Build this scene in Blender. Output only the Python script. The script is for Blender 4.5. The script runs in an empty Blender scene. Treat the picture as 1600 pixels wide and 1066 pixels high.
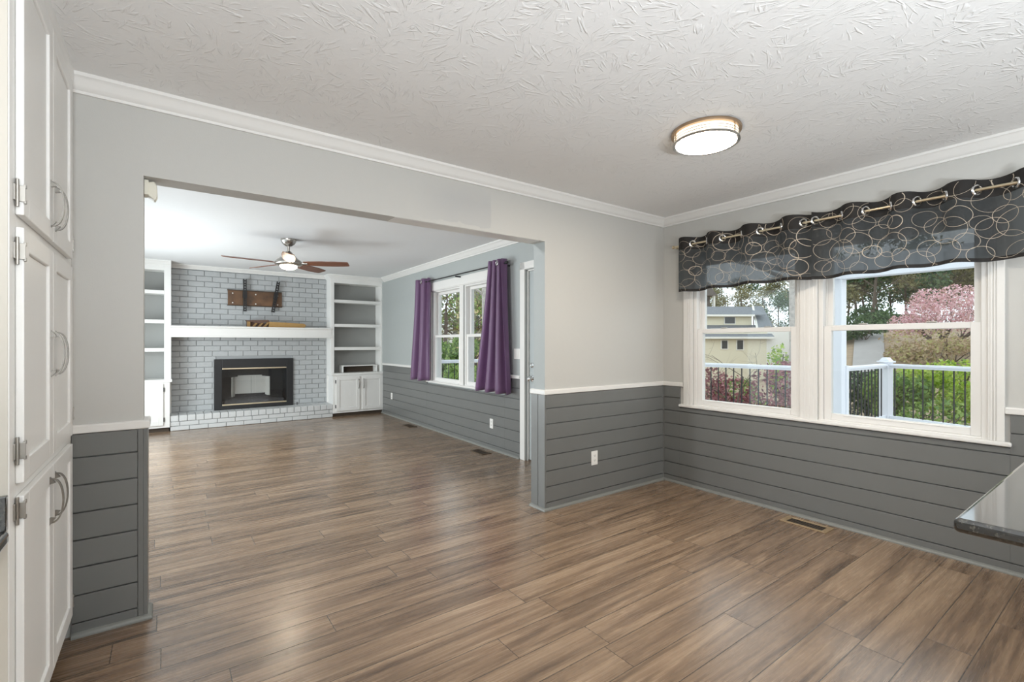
import bpy, bmesh, math, random
from mathutils import Vector, Matrix
PI = math.pi
C = bpy.context.scene.collection
S = bpy.context.scene

# ------------------------------------------------------------------ camera, sky, exposure
YAW = math.radians(36.0)
cam_d = bpy.data.cameras.new('camera'); cam = bpy.data.objects.new('camera', cam_d); C.objects.link(cam)
cam.location = (0, 0, 1.278); cam.rotation_euler = (PI/2, 0, -YAW)
cam_d.sensor_width = 36.0; cam_d.lens = 745.0/1600*36.0; cam_d.shift_y = (536.8-533)/1600
cam_d.clip_start = 0.02; cam_d.clip_end = 400
S.camera = cam
w = bpy.data.worlds.new('sky'); S.world = w; w.use_nodes = True
bg = w.node_tree.nodes['Background']; bg.inputs[0].default_value = (0.84, 0.92, 1.0, 1); bg.inputs[1].default_value = 1.8
vs = S.view_settings; vs.view_transform = 'Standard'; vs.look = 'None'; vs.exposure = 0.16; vs.gamma = 1.0
vs.use_curve_mapping = False
S.cycles.use_denoising = True
S.cycles.max_bounces = 10; S.cycles.diffuse_bounces = 6; S.cycles.transparent_max_bounces = 24
S.cycles.caustics_reflective = False; S.cycles.caustics_refractive = False
S.cycles.sample_clamp_indirect = 6.0
LAMP_E = 90.0; FAN_E = 65.0

def area(name, loc, rot, sx, sy, power, col):
    l = bpy.data.lights.new(name, 'AREA'); l.shape = 'RECTANGLE'; l.size = sx; l.size_y = sy; l.energy = power; l.color = col
    o = bpy.data.objects.new(name, l); C.objects.link(o); o.location = loc; o.rotation_euler = rot; return o
# unseen fill lights added to brighten both rooms
def fill_uplight(name, loc, power, col, r, tilt=0.0):      # bare fill disks added behind the camera, throwing light up at the ceiling
    l = bpy.data.lights.new(name, 'AREA'); l.shape = 'DISK'; l.size = r; l.energy = power; l.color = col
    o = bpy.data.objects.new(name, l); C.objects.link(o); o.location = loc; o.rotation_euler = (PI, tilt, 0)
for x_, y_, z_, e_ in ((-0.1, -1.15, 0.95, 108), (1.0, -1.25, 0.95, 88)): fill_uplight('kitchen_fill_uplight', (x_, y_, z_), e_, (0.90, 0.955, 1.0), 0.4)
rl = bpy.data.lights.new('family_room_fill_light', 'AREA'); rl.shape = 'DISK'; rl.size = 0.2; rl.energy = 38; rl.color = (0.96, 0.98, 1.0)  # added fill disk, hidden by the wall stub, brightens the family room
ro = bpy.data.objects.new('family_room_fill_light', rl); C.objects.link(ro); ro.location = (-0.5, 3.45, 2.43); ro.rotation_euler = Vector((1.0, 0.28, -0.45)).to_track_quat('-Z', 'Y').to_euler()
kw = bpy.data.lights.new('kitchen_fill_panel', 'AREA'); kw.shape = 'RECTANGLE'; kw.size = 1.5; kw.size_y = 1.3; kw.energy = 34; kw.color = (0.95, 0.98, 1.0)  # added fill panel behind the camera; the kitchen wall has no window
ko = bpy.data.objects.new('kitchen_fill_panel', kw); C.objects.link(ko); ko.location = (3.1, -3.15, 1.5); ko.rotation_euler = (-PI/2, 0, PI)
pw = bpy.data.lights.new('left_window_fill_light', 'AREA'); pw.shape = 'RECTANGLE'; pw.size = 1.5; pw.size_y = 2.0; pw.energy = 105; pw.color = (0.92, 0.96, 1.0)
pd = bpy.data.objects.new('left_window_fill_light', pw); C.objects.link(pd); pd.location = (-1.2, 6.5, 0.95); pd.rotation_euler = (0, -PI/2, 0)   # fill light added outside the left window to boost its daylight

# ------------------------------------------------------------------ layout numbers
YP, YP2 = 2.805, 2.94         # partition wall faces
XW = 3.803                    # dining window wall
YB = 8.83                     # brick chimney face
XL = -0.93                    # left walls
CE, CF = 2.445, 2.48          # ceilings
OL, OR, OH = -0.083, 2.35, 2.06   # opening
A = math.radians(0.865); PX, PY = 3.179, 4.217   # the family room's window wall runs slightly out of square
def ID(v): return Vector(v)
def FW(v):                    # wall coordinates (offset from wall face, along, up) -> world
    x, y, z = v; d = y-PY
    return Vector((PX + x*math.cos(A) + d*math.sin(A), PY + d*math.cos(A) - x*math.sin(A), z))

# ------------------------------------------------------------------ materials
MATS = {}
def nodes_of(m):
    nt = m.node_tree; return nt, nt.nodes, nt.links, nt.nodes['Principled BSDF']
def mat(name, col, rough=0.5, metal=0.0, noise=0.0, nscale=30, bump=0.0, bscale=120, emit=None, estr=0, spec=None, coat=0, sheen=0):
    if name in MATS: return MATS[name]
    m = bpy.data.materials.new(name); m.use_nodes = True; MATS[name] = m
    nt, N, L, b = nodes_of(m)
    b.inputs['Base Color'].default_value = (*col, 1); b.inputs['Roughness'].default_value = rough; b.inputs['Metallic'].default_value = metal
    if spec is not None: b.inputs['Specular IOR Level'].default_value = spec
    if coat: b.inputs['Coat Weight'].default_value = coat; b.inputs['Coat Roughness'].default_value = 0.08
    if sheen: b.inputs['Sheen Weight'].default_value = sheen; b.inputs['Sheen Roughness'].default_value = 0.4
    tc = N.new('ShaderNodeNewGeometry')
    nz = N.new('ShaderNodeTexNoise'); nz.inputs['Scale'].default_value = nscale; nz.inputs['Detail'].default_value = 4
    L.new(tc.outputs['Position'], nz.inputs['Vector'])
    mx = N.new('ShaderNodeMix'); mx.data_type = 'RGBA'; mx.blend_type = 'MULTIPLY'; mx.inputs[0].default_value = max(noise, 0.02)
    mx.inputs[6].default_value = (*col, 1); L.new(nz.outputs['Color'], mx.inputs[7])
    rp = N.new('ShaderNodeValToRGB'); rp.color_ramp.elements[0].color = (0.45, 0.45, 0.45, 1); rp.color_ramp.elements[0].position = 0.25
    rp.color_ramp.elements[1].color = (1, 1, 1, 1); rp.color_ramp.elements[1].position = 0.7
    L.new(nz.outputs['Fac'], rp.inputs[0]); L.new(rp.outputs[0], mx.inputs[7]); L.new(mx.outputs[2], b.inputs['Base Color'])
    if bump:
        n2 = N.new('ShaderNodeTexNoise'); n2.inputs['Scale'].default_value = bscale; n2.inputs['Detail'].default_value = 3
        L.new(tc.outputs['Position'], n2.inputs['Vector'])
        bp = N.new('ShaderNodeBump'); bp.inputs['Strength'].default_value = bump; bp.inputs['Distance'].default_value = 0.004
        L.new(n2.outputs['Fac'], bp.inputs['Height']); L.new(bp.outputs[0], b.inputs['Normal'])
    if emit:
        b.inputs['Emission Color'].default_value = (*emit, 1); b.inputs['Emission Strength'].default_value = estr
    return m

M_wall = mat('greige_wall_paint', (0.52, 0.515, 0.492), 0.5, bump=0.08, bscale=260)
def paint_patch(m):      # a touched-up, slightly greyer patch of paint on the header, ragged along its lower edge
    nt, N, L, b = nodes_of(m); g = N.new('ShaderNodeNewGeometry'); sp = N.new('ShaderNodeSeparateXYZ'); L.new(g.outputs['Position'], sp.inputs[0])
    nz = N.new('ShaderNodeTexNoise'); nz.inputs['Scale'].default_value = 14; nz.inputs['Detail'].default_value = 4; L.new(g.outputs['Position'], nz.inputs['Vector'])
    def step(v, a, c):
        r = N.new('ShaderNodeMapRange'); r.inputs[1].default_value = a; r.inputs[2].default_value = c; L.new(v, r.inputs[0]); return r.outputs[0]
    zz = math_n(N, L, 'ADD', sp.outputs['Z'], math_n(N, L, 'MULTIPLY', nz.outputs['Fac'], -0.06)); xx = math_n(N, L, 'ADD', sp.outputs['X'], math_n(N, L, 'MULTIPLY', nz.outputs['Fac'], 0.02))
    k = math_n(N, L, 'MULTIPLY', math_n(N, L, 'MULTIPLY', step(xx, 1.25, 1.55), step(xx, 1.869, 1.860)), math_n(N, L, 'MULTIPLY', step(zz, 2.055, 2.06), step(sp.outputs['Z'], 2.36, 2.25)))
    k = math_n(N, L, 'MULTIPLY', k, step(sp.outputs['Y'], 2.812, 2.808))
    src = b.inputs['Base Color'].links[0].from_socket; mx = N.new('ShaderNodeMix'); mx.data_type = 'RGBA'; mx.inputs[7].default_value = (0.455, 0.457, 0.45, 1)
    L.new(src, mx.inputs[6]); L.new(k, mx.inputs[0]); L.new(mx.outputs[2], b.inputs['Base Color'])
M_wallf = mat('grey_blue_wall_paint', (0.39, 0.415, 0.41), 0.6, bump=0.08, bscale=260)
M_white = mat('white_trim_paint', (0.76, 0.75, 0.728), 0.38)
M_cab = mat('white_cabinet_paint', (0.80, 0.795, 0.775), 0.36)
M_vinyl = mat('white_window_vinyl', (0.77, 0.76, 0.74), 0.3)
M_ship = mat('grey_shiplap_paint', (0.165, 0.169, 0.165), 0.32, noise=0.08, nscale=7, bump=0.05, bscale=60)
M_shoe = mat('grey_shoe_moulding_paint', (0.21, 0.215, 0.20), 0.4)
M_ceilf = mat('flat_white_ceiling_paint', (0.80, 0.81, 0.82), 0.8)
M_brick = mat('pale_grey_painted_brick', (0.43, 0.445, 0.452), 0.55, noise=0.12, nscale=22, bump=0.5, bscale=70)
M_mortar = mat('joint_shade_mortar', (0.33, 0.34, 0.345), 0.8)  # shade of the recessed joints put into the mortar colour
M_brickw = mat('white_painted_brick', (0.60, 0.61, 0.61), 0.5, noise=0.10, nscale=22, bump=0.45, bscale=70)
M_black = mat('black_metal', (0.012, 0.012, 0.013), 0.45)
M_blackg = mat('black_enamel', (0.010, 0.011, 0.012), 0.3)
M_nickel = mat('brushed_nickel', (0.42, 0.40, 0.37), 0.32, 1.0)
M_pull = mat('dull_nickel_pull', (0.30, 0.285, 0.26), 0.38, 1.0)
M_brass = mat('champagne_brass', (0.72, 0.62, 0.45), 0.3, 1.0)
M_bronze = mat('satin_bronze', (0.42, 0.30, 0.20), 0.35, 0.9)
M_chrome = mat('chrome', (0.8, 0.8, 0.8), 0.12, 1.0)
M_plate = mat('white_plastic', (0.82, 0.81, 0.78), 0.35)
M_slot = mat('dark_slot', (0.02, 0.02, 0.02), 0.7)
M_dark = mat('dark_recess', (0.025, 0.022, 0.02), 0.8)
M_beige = mat('shaker_beige_side', (0.66, 0.62, 0.55), 0.5)
M_vent = mat('tan_register_metal', (0.40, 0.29, 0.17), 0.4, 0.3)
M_ventd = mat('brown_register_metal', (0.10, 0.07, 0.045), 0.5, 0.3)
M_door = mat('grey_door_paint', (0.42, 0.455, 0.46), 0.4)
M_shelfback = mat('grey_bookcase_back', (0.30, 0.305, 0.295), 0.6)
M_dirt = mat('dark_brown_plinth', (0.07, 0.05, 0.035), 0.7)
M_blade = mat('brown_walnut_blade', (0.16, 0.058, 0.028), 0.4, noise=0.3, nscale=25)
M_rust = None

def ramp(N, stops):
    r = N.new('ShaderNodeValToRGB'); e = r.color_ramp.elements
    while len(e) < len(stops): e.new(0.5)
    for el, (p, c) in zip(e, stops): el.position = p; el.color = (*c, 1)
    return r
def math_n(N, L, op, a, b=None, c=None):
    n = N.new('ShaderNodeMath'); n.operation = op
    for i, v in enumerate((a, b, c)):
        if v is None: continue
        if isinstance(v, (int, float)): n.inputs[i].default_value = v
        else: L.new(v, n.inputs[i])
    return n.outputs[0]

def floor_material():
    m = bpy.data.materials.new('laminate_floor_planks'); m.use_nodes = True
    nt, N, L, b = nodes_of(m)
    g = N.new('ShaderNodeNewGeometry'); sep = N.new('ShaderNodeSeparateXYZ'); L.new(g.outputs['Position'], sep.inputs[0])
    PW, PL = 0.155, 1.21
    yr = math_n(N, L, 'DIVIDE', sep.outputs['Y'], PW); row = math_n(N, L, 'FLOOR', yr); fy = math_n(N, L, 'FRACT', yr)
    w1 = N.new('ShaderNodeTexWhiteNoise'); w1.noise_dimensions = '1D'; L.new(row, w1.inputs['W'])
    xr = math_n(N, L, 'ADD', math_n(N, L, 'DIVIDE', sep.outputs['X'], PL), math_n(N, L, 'MULTIPLY', w1.outputs['Value'], 7.3))
    col = math_n(N, L, 'FLOOR', xr); fx = math_n(N, L, 'FRACT', xr)
    cb = N.new('ShaderNodeCombineXYZ'); L.new(row, cb.inputs[0]); L.new(col, cb.inputs[1])
    w2 = N.new('ShaderNodeTexWhiteNoise'); w2.noise_dimensions = '2D'; L.new(cb.outputs[0], w2.inputs['Vector'])
    sc = N.new('ShaderNodeSeparateColor'); L.new(w2.outputs['Color'], sc.inputs[0])
    # grain coordinates, shifted per plank
    gx = math_n(N, L, 'ADD', math_n(N, L, 'MULTIPLY', sep.outputs['X'], 0.6), math_n(N, L, 'MULTIPLY', sc.outputs[0], 37.0))
    gy = math_n(N, L, 'ADD', math_n(N, L, 'MULTIPLY', sep.outputs['Y'], 10.5), math_n(N, L, 'MULTIPLY', sc.outputs[1], 53.0))
    gv = N.new('ShaderNodeCombineXYZ'); L.new(gx, gv.inputs[0]); L.new(gy, gv.inputs[1])
    n1 = N.new('ShaderNodeTexNoise'); n1.inputs['Scale'].default_value = 1.6; n1.inputs['Detail'].default_value = 6; n1.inputs['Roughness'].default_value = 0.62; n1.inputs['Distortion'].default_value = 0.9
    L.new(gv.outputs[0], n1.inputs['Vector'])
    gv2 = N.new('ShaderNodeVectorMath'); gv2.operation = 'MULTIPLY'; gv2.inputs[1].default_value = (2.0, 3.6, 1); L.new(gv.outputs[0], gv2.inputs[0])
    n2 = N.new('ShaderNodeTexNoise'); n2.inputs['Scale'].default_value = 2.2; n2.inputs['Detail'].default_value = 5; n2.inputs['Roughness'].default_value = 0.6; L.new(gv2.outputs[0], n2.inputs['Vector'])
    # cathedral rings
    n3 = N.new('ShaderNodeTexNoise'); n3.inputs['Scale'].default_value = 0.9; n3.inputs['Detail'].default_value = 2; n3.inputs['Distortion'].default_value = 0.4; L.new(gv.outputs[0], n3.inputs['Vector'])
    ring = math_n(N, L, 'FRACT', math_n(N, L, 'MULTIPLY', n3.outputs['Fac'], 24.0))
    ringa = math_n(N, L, 'ABSOLUTE', math_n(N, L, 'SUBTRACT', ring, 0.5))
    rp_ = N.new('ShaderNodeMapRange'); rp_.inputs[1].default_value = 0.30; rp_.inputs[2].default_value = 0.48; L.new(ringa, rp_.inputs[0])
    n6 = N.new('ShaderNodeTexNoise'); n6.inputs['Scale'].default_value = 1.3; n6.inputs['Detail'].default_value = 2; L.new(gv.outputs[0], n6.inputs['Vector'])
    rmask = N.new('ShaderNodeMapRange'); rmask.inputs[1].default_value = 0.46; rmask.inputs[2].default_value = 0.60; L.new(n6.outputs['Fac'], rmask.inputs[0])
    ringd = math_n(N, L, 'MULTIPLY', rp_.outputs[0], rmask.outputs[0])
    kn = N.new('ShaderNodeMapRange'); kn.inputs[1].default_value = 0.37; kn.inputs[2].default_value = 0.28; L.new(n6.outputs['Fac'], kn.inputs[0])
    base = ramp(N, [(0.27, (0.058, 0.035, 0.021)), (0.41, (0.150, 0.094, 0.056)), (0.53, (0.250, 0.164, 0.101)), (0.68, (0.375, 0.262, 0.170))])
    mixv = math_n(N, L, 'ADD', math_n(N, L, 'MULTIPLY', n1.outputs['Fac'], 0.72), math_n(N, L, 'MULTIPLY', n2.outputs['Fac'], 0.22))
    mixv = math_n(N, L, 'ADD', mixv, math_n(N, L, 'MULTIPLY', ringd, 0.085))
    mixv = math_n(N, L, 'SUBTRACT', mixv, math_n(N, L, 'MULTIPLY', kn.outputs[0], 0.13))
    mixv = math_n(N, L, 'ADD', mixv, 0.03)
    mixv = math_n(N, L, 'ADD', mixv, math_n(N, L, 'MULTIPLY', math_n(N, L, 'SUBTRACT', sc.outputs[2], 0.5), 0.10))
    L.new(mixv, base.inputs[0])
    # seams
    ey = math_n(N, L, 'MULTIPLY', math_n(N, L, 'MINIMUM', fy, math_n(N, L, 'SUBTRACT', 1.0, fy)), PW)
    ex = math_n(N, L, 'MULTIPLY', math_n(N, L, 'MINIMUM', fx, math_n(N, L, 'SUBTRACT', 1.0, fx)), PL)
    e = math_n(N, L, 'MINIMUM', ex, ey)
    seam = N.new('ShaderNodeMapRange'); seam.inputs[1].default_value = 0.0008; seam.inputs[2].default_value = 0.0026; L.new(e, seam.inputs[0])
    mx = N.new('ShaderNodeMix'); mx.data_type = 'RGBA'; mx.inputs[6].default_value = (0.045, 0.032, 0.024, 1); L.new(base.outputs[0], mx.inputs[7]); L.new(seam.outputs[0], mx.inputs[0])
    L.new(mx.outputs[2], b.inputs['Base Color'])
    # hand scraped chatter across the grain
    cv = N.new('ShaderNodeCombineXYZ'); L.new(math_n(N, L, 'MULTIPLY', sep.outputs['X'], 70.0), cv.inputs[0]); L.new(math_n(N, L, 'MULTIPLY', sep.outputs['Y'], 13.0), cv.inputs[1]); L.new(math_n(N, L, 'MULTIPLY', sc.outputs[0], 20.0), cv.inputs[2])
    n4 = N.new('ShaderNodeTexNoise'); n4.inputs['Scale'].default_value = 1.0; n4.inputs['Detail'].default_value = 2; L.new(cv.outputs[0], n4.inputs['Vector'])
    h = math_n(N, L, 'ADD', math_n(N, L, 'MULTIPLY', n4.outputs['Fac'], 0.45), math_n(N, L, 'MULTIPLY', n2.outputs['Fac'], 0.35))
    h = math_n(N, L, 'ADD', h, math_n(N, L, 'MULTIPLY', seam.outputs[0], 0.9))
    bp = N.new('ShaderNodeBump'); bp.inputs['Strength'].default_value = 0.32; bp.inputs['Distance'].default_value = 0.0016
    L.new(h, bp.inputs['Height']); L.new(bp.outputs[0], b.inputs['Normal'])
    rg = N.new('ShaderNodeMapRange'); rg.inputs[3].default_value = 0.20; rg.inputs[4].default_value = 0.34; L.new(n2.outputs['Fac'], rg.inputs[0]); L.new(rg.outputs[0], b.inputs['Roughness'])
    b.inputs['Specular IOR Level'].default_value = 0.7; b.inputs['Coat Weight'].default_value = 0.35; b.inputs['Coat Roughness'].default_value = 0.24
    return m
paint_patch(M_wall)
M_floor = floor_material()

def ceiling_material():
    m = bpy.data.materials.new('stomp_textured_ceiling'); m.use_nodes = True
    nt, N, L, b = nodes_of(m)
    b.inputs['Base Color'].default_value = (0.78, 0.778, 0.772, 1); b.inputs['Roughness'].default_value = 0.8
    g = N.new('ShaderNodeNewGeometry')
    hs = None
    for sc, seed in ((5.2, 0.0), (5.2, 3.7), (6.5, 8.1)):
        off = N.new('ShaderNodeVectorMath'); off.operation = 'ADD'; off.inputs[1].default_value = (seed, seed*1.7, 0); L.new(g.outputs['Position'], off.inputs[0])
        fl = N.new('ShaderNodeVectorMath'); fl.operation = 'MULTIPLY'; fl.inputs[1].default_value = (1, 1, 0); L.new(off.outputs[0], fl.inputs[0])
        v = N.new('ShaderNodeTexVoronoi'); v.voronoi_dimensions = '2D'; v.inputs['Scale'].default_value = sc; L.new(fl.outputs[0], v.inputs['Vector'])
        sub = N.new('ShaderNodeVectorMath'); sub.operation = 'SUBTRACT'; L.new(fl.outputs[0], sub.inputs[0]); L.new(v.outputs['Position'], sub.inputs[1])
        s2 = N.new('ShaderNodeSeparateXYZ'); L.new(sub.outputs[0], s2.inputs[0])
        # strokes fan out from a point beside the cell: angle about it gives the streaks
        cs = N.new('ShaderNodeSeparateColor'); L.new(v.outputs['Color'], cs.inputs[0])
        rot = N.new('ShaderNodeVectorRotate'); rot.rotation_type = 'Z_AXIS'; L.new(sub.outputs[0], rot.inputs['Vector']); L.new(math_n(N, L, 'MULTIPLY', cs.outputs[0], 6.283), rot.inputs['Angle'])
        r2 = N.new('ShaderNodeSeparateXYZ'); L.new(rot.outputs[0], r2.inputs[0])
        ax = math_n(N, L, 'ADD', r2.outputs[0], 0.13)
        ang = math_n(N, L, 'ARCTAN2', r2.outputs[1], ax)
        rad = math_n(N, L, 'SQRT', math_n(N, L, 'ADD', math_n(N, L, 'POWER', ax, 2.0), math_n(N, L, 'POWER', r2.outputs[1], 2.0)))
        cv = N.new('ShaderNodeCombineXYZ'); L.new(math_n(N, L, 'MULTIPLY', ang, 9.0), cv.inputs[0]); L.new(math_n(N, L, 'MULTIPLY', rad, 11.0), cv.inputs[1]); L.new(math_n(N, L, 'MULTIPLY', cs.outputs[1], 40.0), cv.inputs[2])
        nz = N.new('ShaderNodeTexNoise'); nz.inputs['Scale'].default_value = 1.0; nz.inputs['Detail'].default_value = 1.5; nz.inputs['Distortion'].default_value = 0.6; L.new(cv.outputs[0], nz.inputs['Vector'])
        mr = N.new('ShaderNodeMapRange'); mr.inputs[1].default_value = 0.60; mr.inputs[2].default_value = 0.70; L.new(nz.outputs['Fac'], mr.inputs[0])
        fall = N.new('ShaderNodeMapRange'); fall.inputs[1].default_value = 0.13; fall.inputs[2].default_value = 0.06; L.new(v.outputs['Distance'], fall.inputs[0])
        fall.inputs[1].default_value = 0.62; fall.inputs[2].default_value = 0.42
        k = math_n(N, L, 'MULTIPLY', mr.outputs[0], fall.outputs[0])
        hs = k if hs is None else math_n(N, L, 'MAXIMUM', hs, k)
    n5 = N.new('ShaderNodeTexNoise'); n5.inputs['Scale'].default_value = 55; n5.inputs['Detail'].default_value = 3; L.new(g.outputs['Position'], n5.inputs['Vector'])
    h = math_n(N, L, 'ADD', hs, math_n(N, L, 'MULTIPLY', n5.outputs['Fac'], 0.35))
    bp = N.new('ShaderNodeBump'); bp.inputs['Strength'].default_value = 0.55; bp.inputs['Distance'].default_value = 0.004
    L.new(h, bp.inputs['Height']); L.new(bp.outputs[0], b.inputs['Normal'])
    return m
M_ceil = ceiling_material()

def glass_material(name, tint=(1, 1, 1), refl=0.9):
    m = bpy.data.materials.new(name); m.use_nodes = True; nt = m.node_tree; N, L = nt.nodes, nt.links
    N.clear(); out = N.new('ShaderNodeOutputMaterial'); mx = N.new('ShaderNodeMixShader'); tr = N.new('ShaderNodeBsdfTransparent'); gl = N.new('ShaderNodeBsdfGlossy')
    tr.inputs[0].default_value = (*tint, 1); gl.inputs['Roughness'].default_value = 0.02; gl.inputs[0].default_value = (refl, refl, refl, 1)
    lw_ = N.new('ShaderNodeLayerWeight'); lw_.inputs[0].default_value = 0.5     # Schlick reflectance, the same from both faces of the pane
    f5 = math_n(N, L, 'POWER', lw_.outputs['Facing'], 5.0); fr = math_n(N, L, 'MULTIPLY_ADD', f5, 0.94, 0.035)
    L.new(fr, mx.inputs[0]); L.new(tr.outputs[0], mx.inputs[1]); L.new(gl.outputs[0], mx.inputs[2]); L.new(mx.outputs[0], out.inputs[0])
    return m
M_glass = glass_material('window_glass', (0.96, 0.98, 0.97))
M_fglass = glass_material('smoked_fireplace_glass', (0.86, 0.87, 0.88))

def granite_material():
    m = bpy.data.materials.new('polished_black_granite'); m.use_nodes = True
    nt, N, L, b = nodes_of(m); g = N.new('ShaderNodeNewGeometry')
    v = N.new('ShaderNodeTexVoronoi'); v.inputs['Scale'].default_value = 190; L.new(g.outputs['Position'], v.inputs['Vector'])
    n = N.new('ShaderNodeTexNoise'); n.inputs['Scale'].default_value = 110; n.inputs['Detail'].default_value = 6; L.new(g.outputs['Position'], n.inputs['Vector'])
    s = N.new('ShaderNodeSeparateColor'); L.new(v.outputs['Color'], s.inputs[0])
    k = math_n(N, L, 'ADD', math_n(N, L, 'MULTIPLY', s.outputs[0], 0.5), math_n(N, L, 'MULTIPLY', n.outputs['Fac'], 0.6))
    r = ramp(N, [(0.40, (0.006, 0.006, 0.005)), (0.66, (0.016, 0.015, 0.013)), (0.82, (0.045, 0.042, 0.033)), (0.97, (0.12, 0.11, 0.085))])
    L.new(k, r.inputs[0]); L.new(r.outputs[0], b.inputs['Base Color'])
    b.inputs['Roughness'].default_value = 0.10; b.inputs['Specular IOR Level'].default_value = 0.8; b.inputs['Coat Weight'].default_value = 0.6; b.inputs['Coat Roughness'].default_value = 0.05
    return m
M_granite = granite_material()

def fabric_material(name, col, trans, transp=0.0, rough=0.7, sheen=0.3, tcol=None, weave=600):
    m = bpy.data.materials.new(name); m.use_nodes = True; nt, N, L, b = nodes_of(m)
    b.inputs['Base Color'].default_value = (*col, 1); b.inputs['Roughness'].default_value = rough; b.inputs['Sheen Weight'].default_value = sheen
    g = N.new('ShaderNodeNewGeometry'); nz = N.new('ShaderNodeTexNoise'); nz.inputs['Scale'].default_value = weave; L.new(g.outputs['Position'], nz.inputs['Vector'])
    bp = N.new('ShaderNodeBump'); bp.inputs['Strength'].default_value = 0.15; bp.inputs['Distance'].default_value = 0.001; L.new(nz.outputs['Fac'], bp.inputs['Height']); L.new(bp.outputs[0], b.inputs['Normal'])
    out = N['Material Output']; tl = N.new('ShaderNodeBsdfTranslucent'); tl.inputs[0].default_value = (*(tcol or col), 1)
    mx = N.new('ShaderNodeMixShader'); mx.inputs[0].default_value = trans; L.new(b.outputs[0], mx.inputs[1]); L.new(tl.outputs[0], mx.inputs[2])
    last = mx
    if transp:
        tp = N.new('ShaderNodeBsdfTransparent'); m2 = N.new('ShaderNodeMixShader'); m2.inputs[0].default_value = transp
        L.new(mx.outputs[0], m2.inputs[1]); L.new(tp.outputs[0], m2.inputs[2]); last = m2
    L.new(last.outputs[0], out.inputs[0]); return m
M_sheer = fabric_material('sheer_black_fabric', (0.014, 0.0145, 0.015), 0.34, 0.085, sheen=0.0, tcol=(0.26, 0.29, 0.31))
M_hem = fabric_material('doubled_black_fabric', (0.010, 0.008, 0.007), 0.05, sheen=0.0)
M_thread = mat('beige_embroidery_thread', (0.50, 0.42, 0.33), 0.5)
M_purple = fabric_material('purple_satin_curtain', (0.20, 0.105, 0.215), 0.34, 0.0, rough=0.40, sheen=0.6, tcol=(0.46, 0.24, 0.50))

def leaf_material(name, cols, trans=0.3):
    m = bpy.data.materials.new(name); m.use_nodes = True; nt, N, L, b = nodes_of(m)
    g = N.new('ShaderNodeNewGeometry')
    n = len(cols); r = ramp(N, [((i+0.5)/n, c) for i, c in enumerate(cols)])
    L.new(g.outputs['Random Per Island'], r.inputs[0]); L.new(r.outputs[0], b.inputs['Base Color']); b.inputs['Roughness'].default_value = 0.6
    out = N['Material Output']; tl = N.new('ShaderNodeBsdfTranslucent'); L.new(r.outputs[0], tl.inputs[0])
    mx = N.new('ShaderNodeMixShader'); mx.inputs[0].default_value = trans; L.new(b.outputs[0], mx.inputs[1]); L.new(tl.outputs[0], mx.inputs[2]); L.new(mx.outputs[0], out.inputs[0])
    return m
M_lfred = leaf_material('dark_red_maple_leaves', [(0.15, 0.04, 0.05), (0.30, 0.10, 0.11), (0.46, 0.22, 0.22), (0.22, 0.07, 0.08)])
M_lfgreen = leaf_material('fresh_green_leaves', [(0.10, 0.19, 0.045), (0.22, 0.34, 0.07), (0.36, 0.46, 0.12), (0.16, 0.26, 0.07)])
M_lflime = leaf_material('lime_green_leaves', [(0.26, 0.40, 0.03), (0.42, 0.55, 0.06), (0.52, 0.60, 0.12), (0.20, 0.34, 0.05)])
M_lfdark = leaf_material('dark_green_leaves', [(0.03, 0.06, 0.025), (0.07, 0.12, 0.045), (0.12, 0.19, 0.07)])
M_lfolive = leaf_material('olive_spring_leaves', [(0.17, 0.16, 0.07), (0.27, 0.25, 0.11), (0.36, 0.33, 0.18), (0.12, 0.12, 0.06)])
M_lfpink = leaf_material('pink_blossom', [(0.62, 0.33, 0.36), (0.78, 0.50, 0.54), (0.86, 0.66, 0.68), (0.55, 0.34, 0.28)])
M_lftan = leaf_material('tan_undergrowth', [(0.36, 0.25, 0.15), (0.48, 0.36, 0.23), (0.28, 0.22, 0.10), (0.42, 0.40, 0.16)])
M_bark = mat('grey_lichen_bark', (0.52, 0.47, 0.42), 0.85, noise=0.7, nscale=14, bump=0.8, bscale=40)
M_barkd = mat('dark_brown_bark', (0.13, 0.10, 0.075), 0.9, noise=0.4, nscale=12)
M_siding = mat('cream_house_siding', (0.77, 0.71, 0.54), 0.7)
M_sidingw = mat('white_house_siding', (0.82, 0.80, 0.74), 0.7)
M_yellow = mat('yellow_house_siding', (0.72, 0.60, 0.32), 0.7)
M_roof = mat('grey_roof_shingles', (0.19, 0.20, 0.215), 0.9, noise=0.5, nscale=6)
M_roofb = mat('brown_roof_shingles', (0.20, 0.17, 0.15), 0.9, noise=0.5, nscale=6)
M_pane_dark = mat('dark_far_window', (0.05, 0.055, 0.06), 0.2)
M_ground = mat('leaf_litter_ground', (0.34, 0.25, 0.16), 0.95, noise=0.6, nscale=3, bump=0.5, bscale=8)
M_drive = mat('concrete_drive', (0.33, 0.31, 0.29), 0.9, noise=0.2, nscale=3)
M_deck = mat('grey_white_deck_boards', (0.62, 0.62, 0.62), 0.6)
M_exwhite = mat('white_exterior_paint', (0.80, 0.81, 0.85), 0.5)
M_baluster = mat('black_baluster_metal', (0.015, 0.016, 0.018), 0.4)

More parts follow.
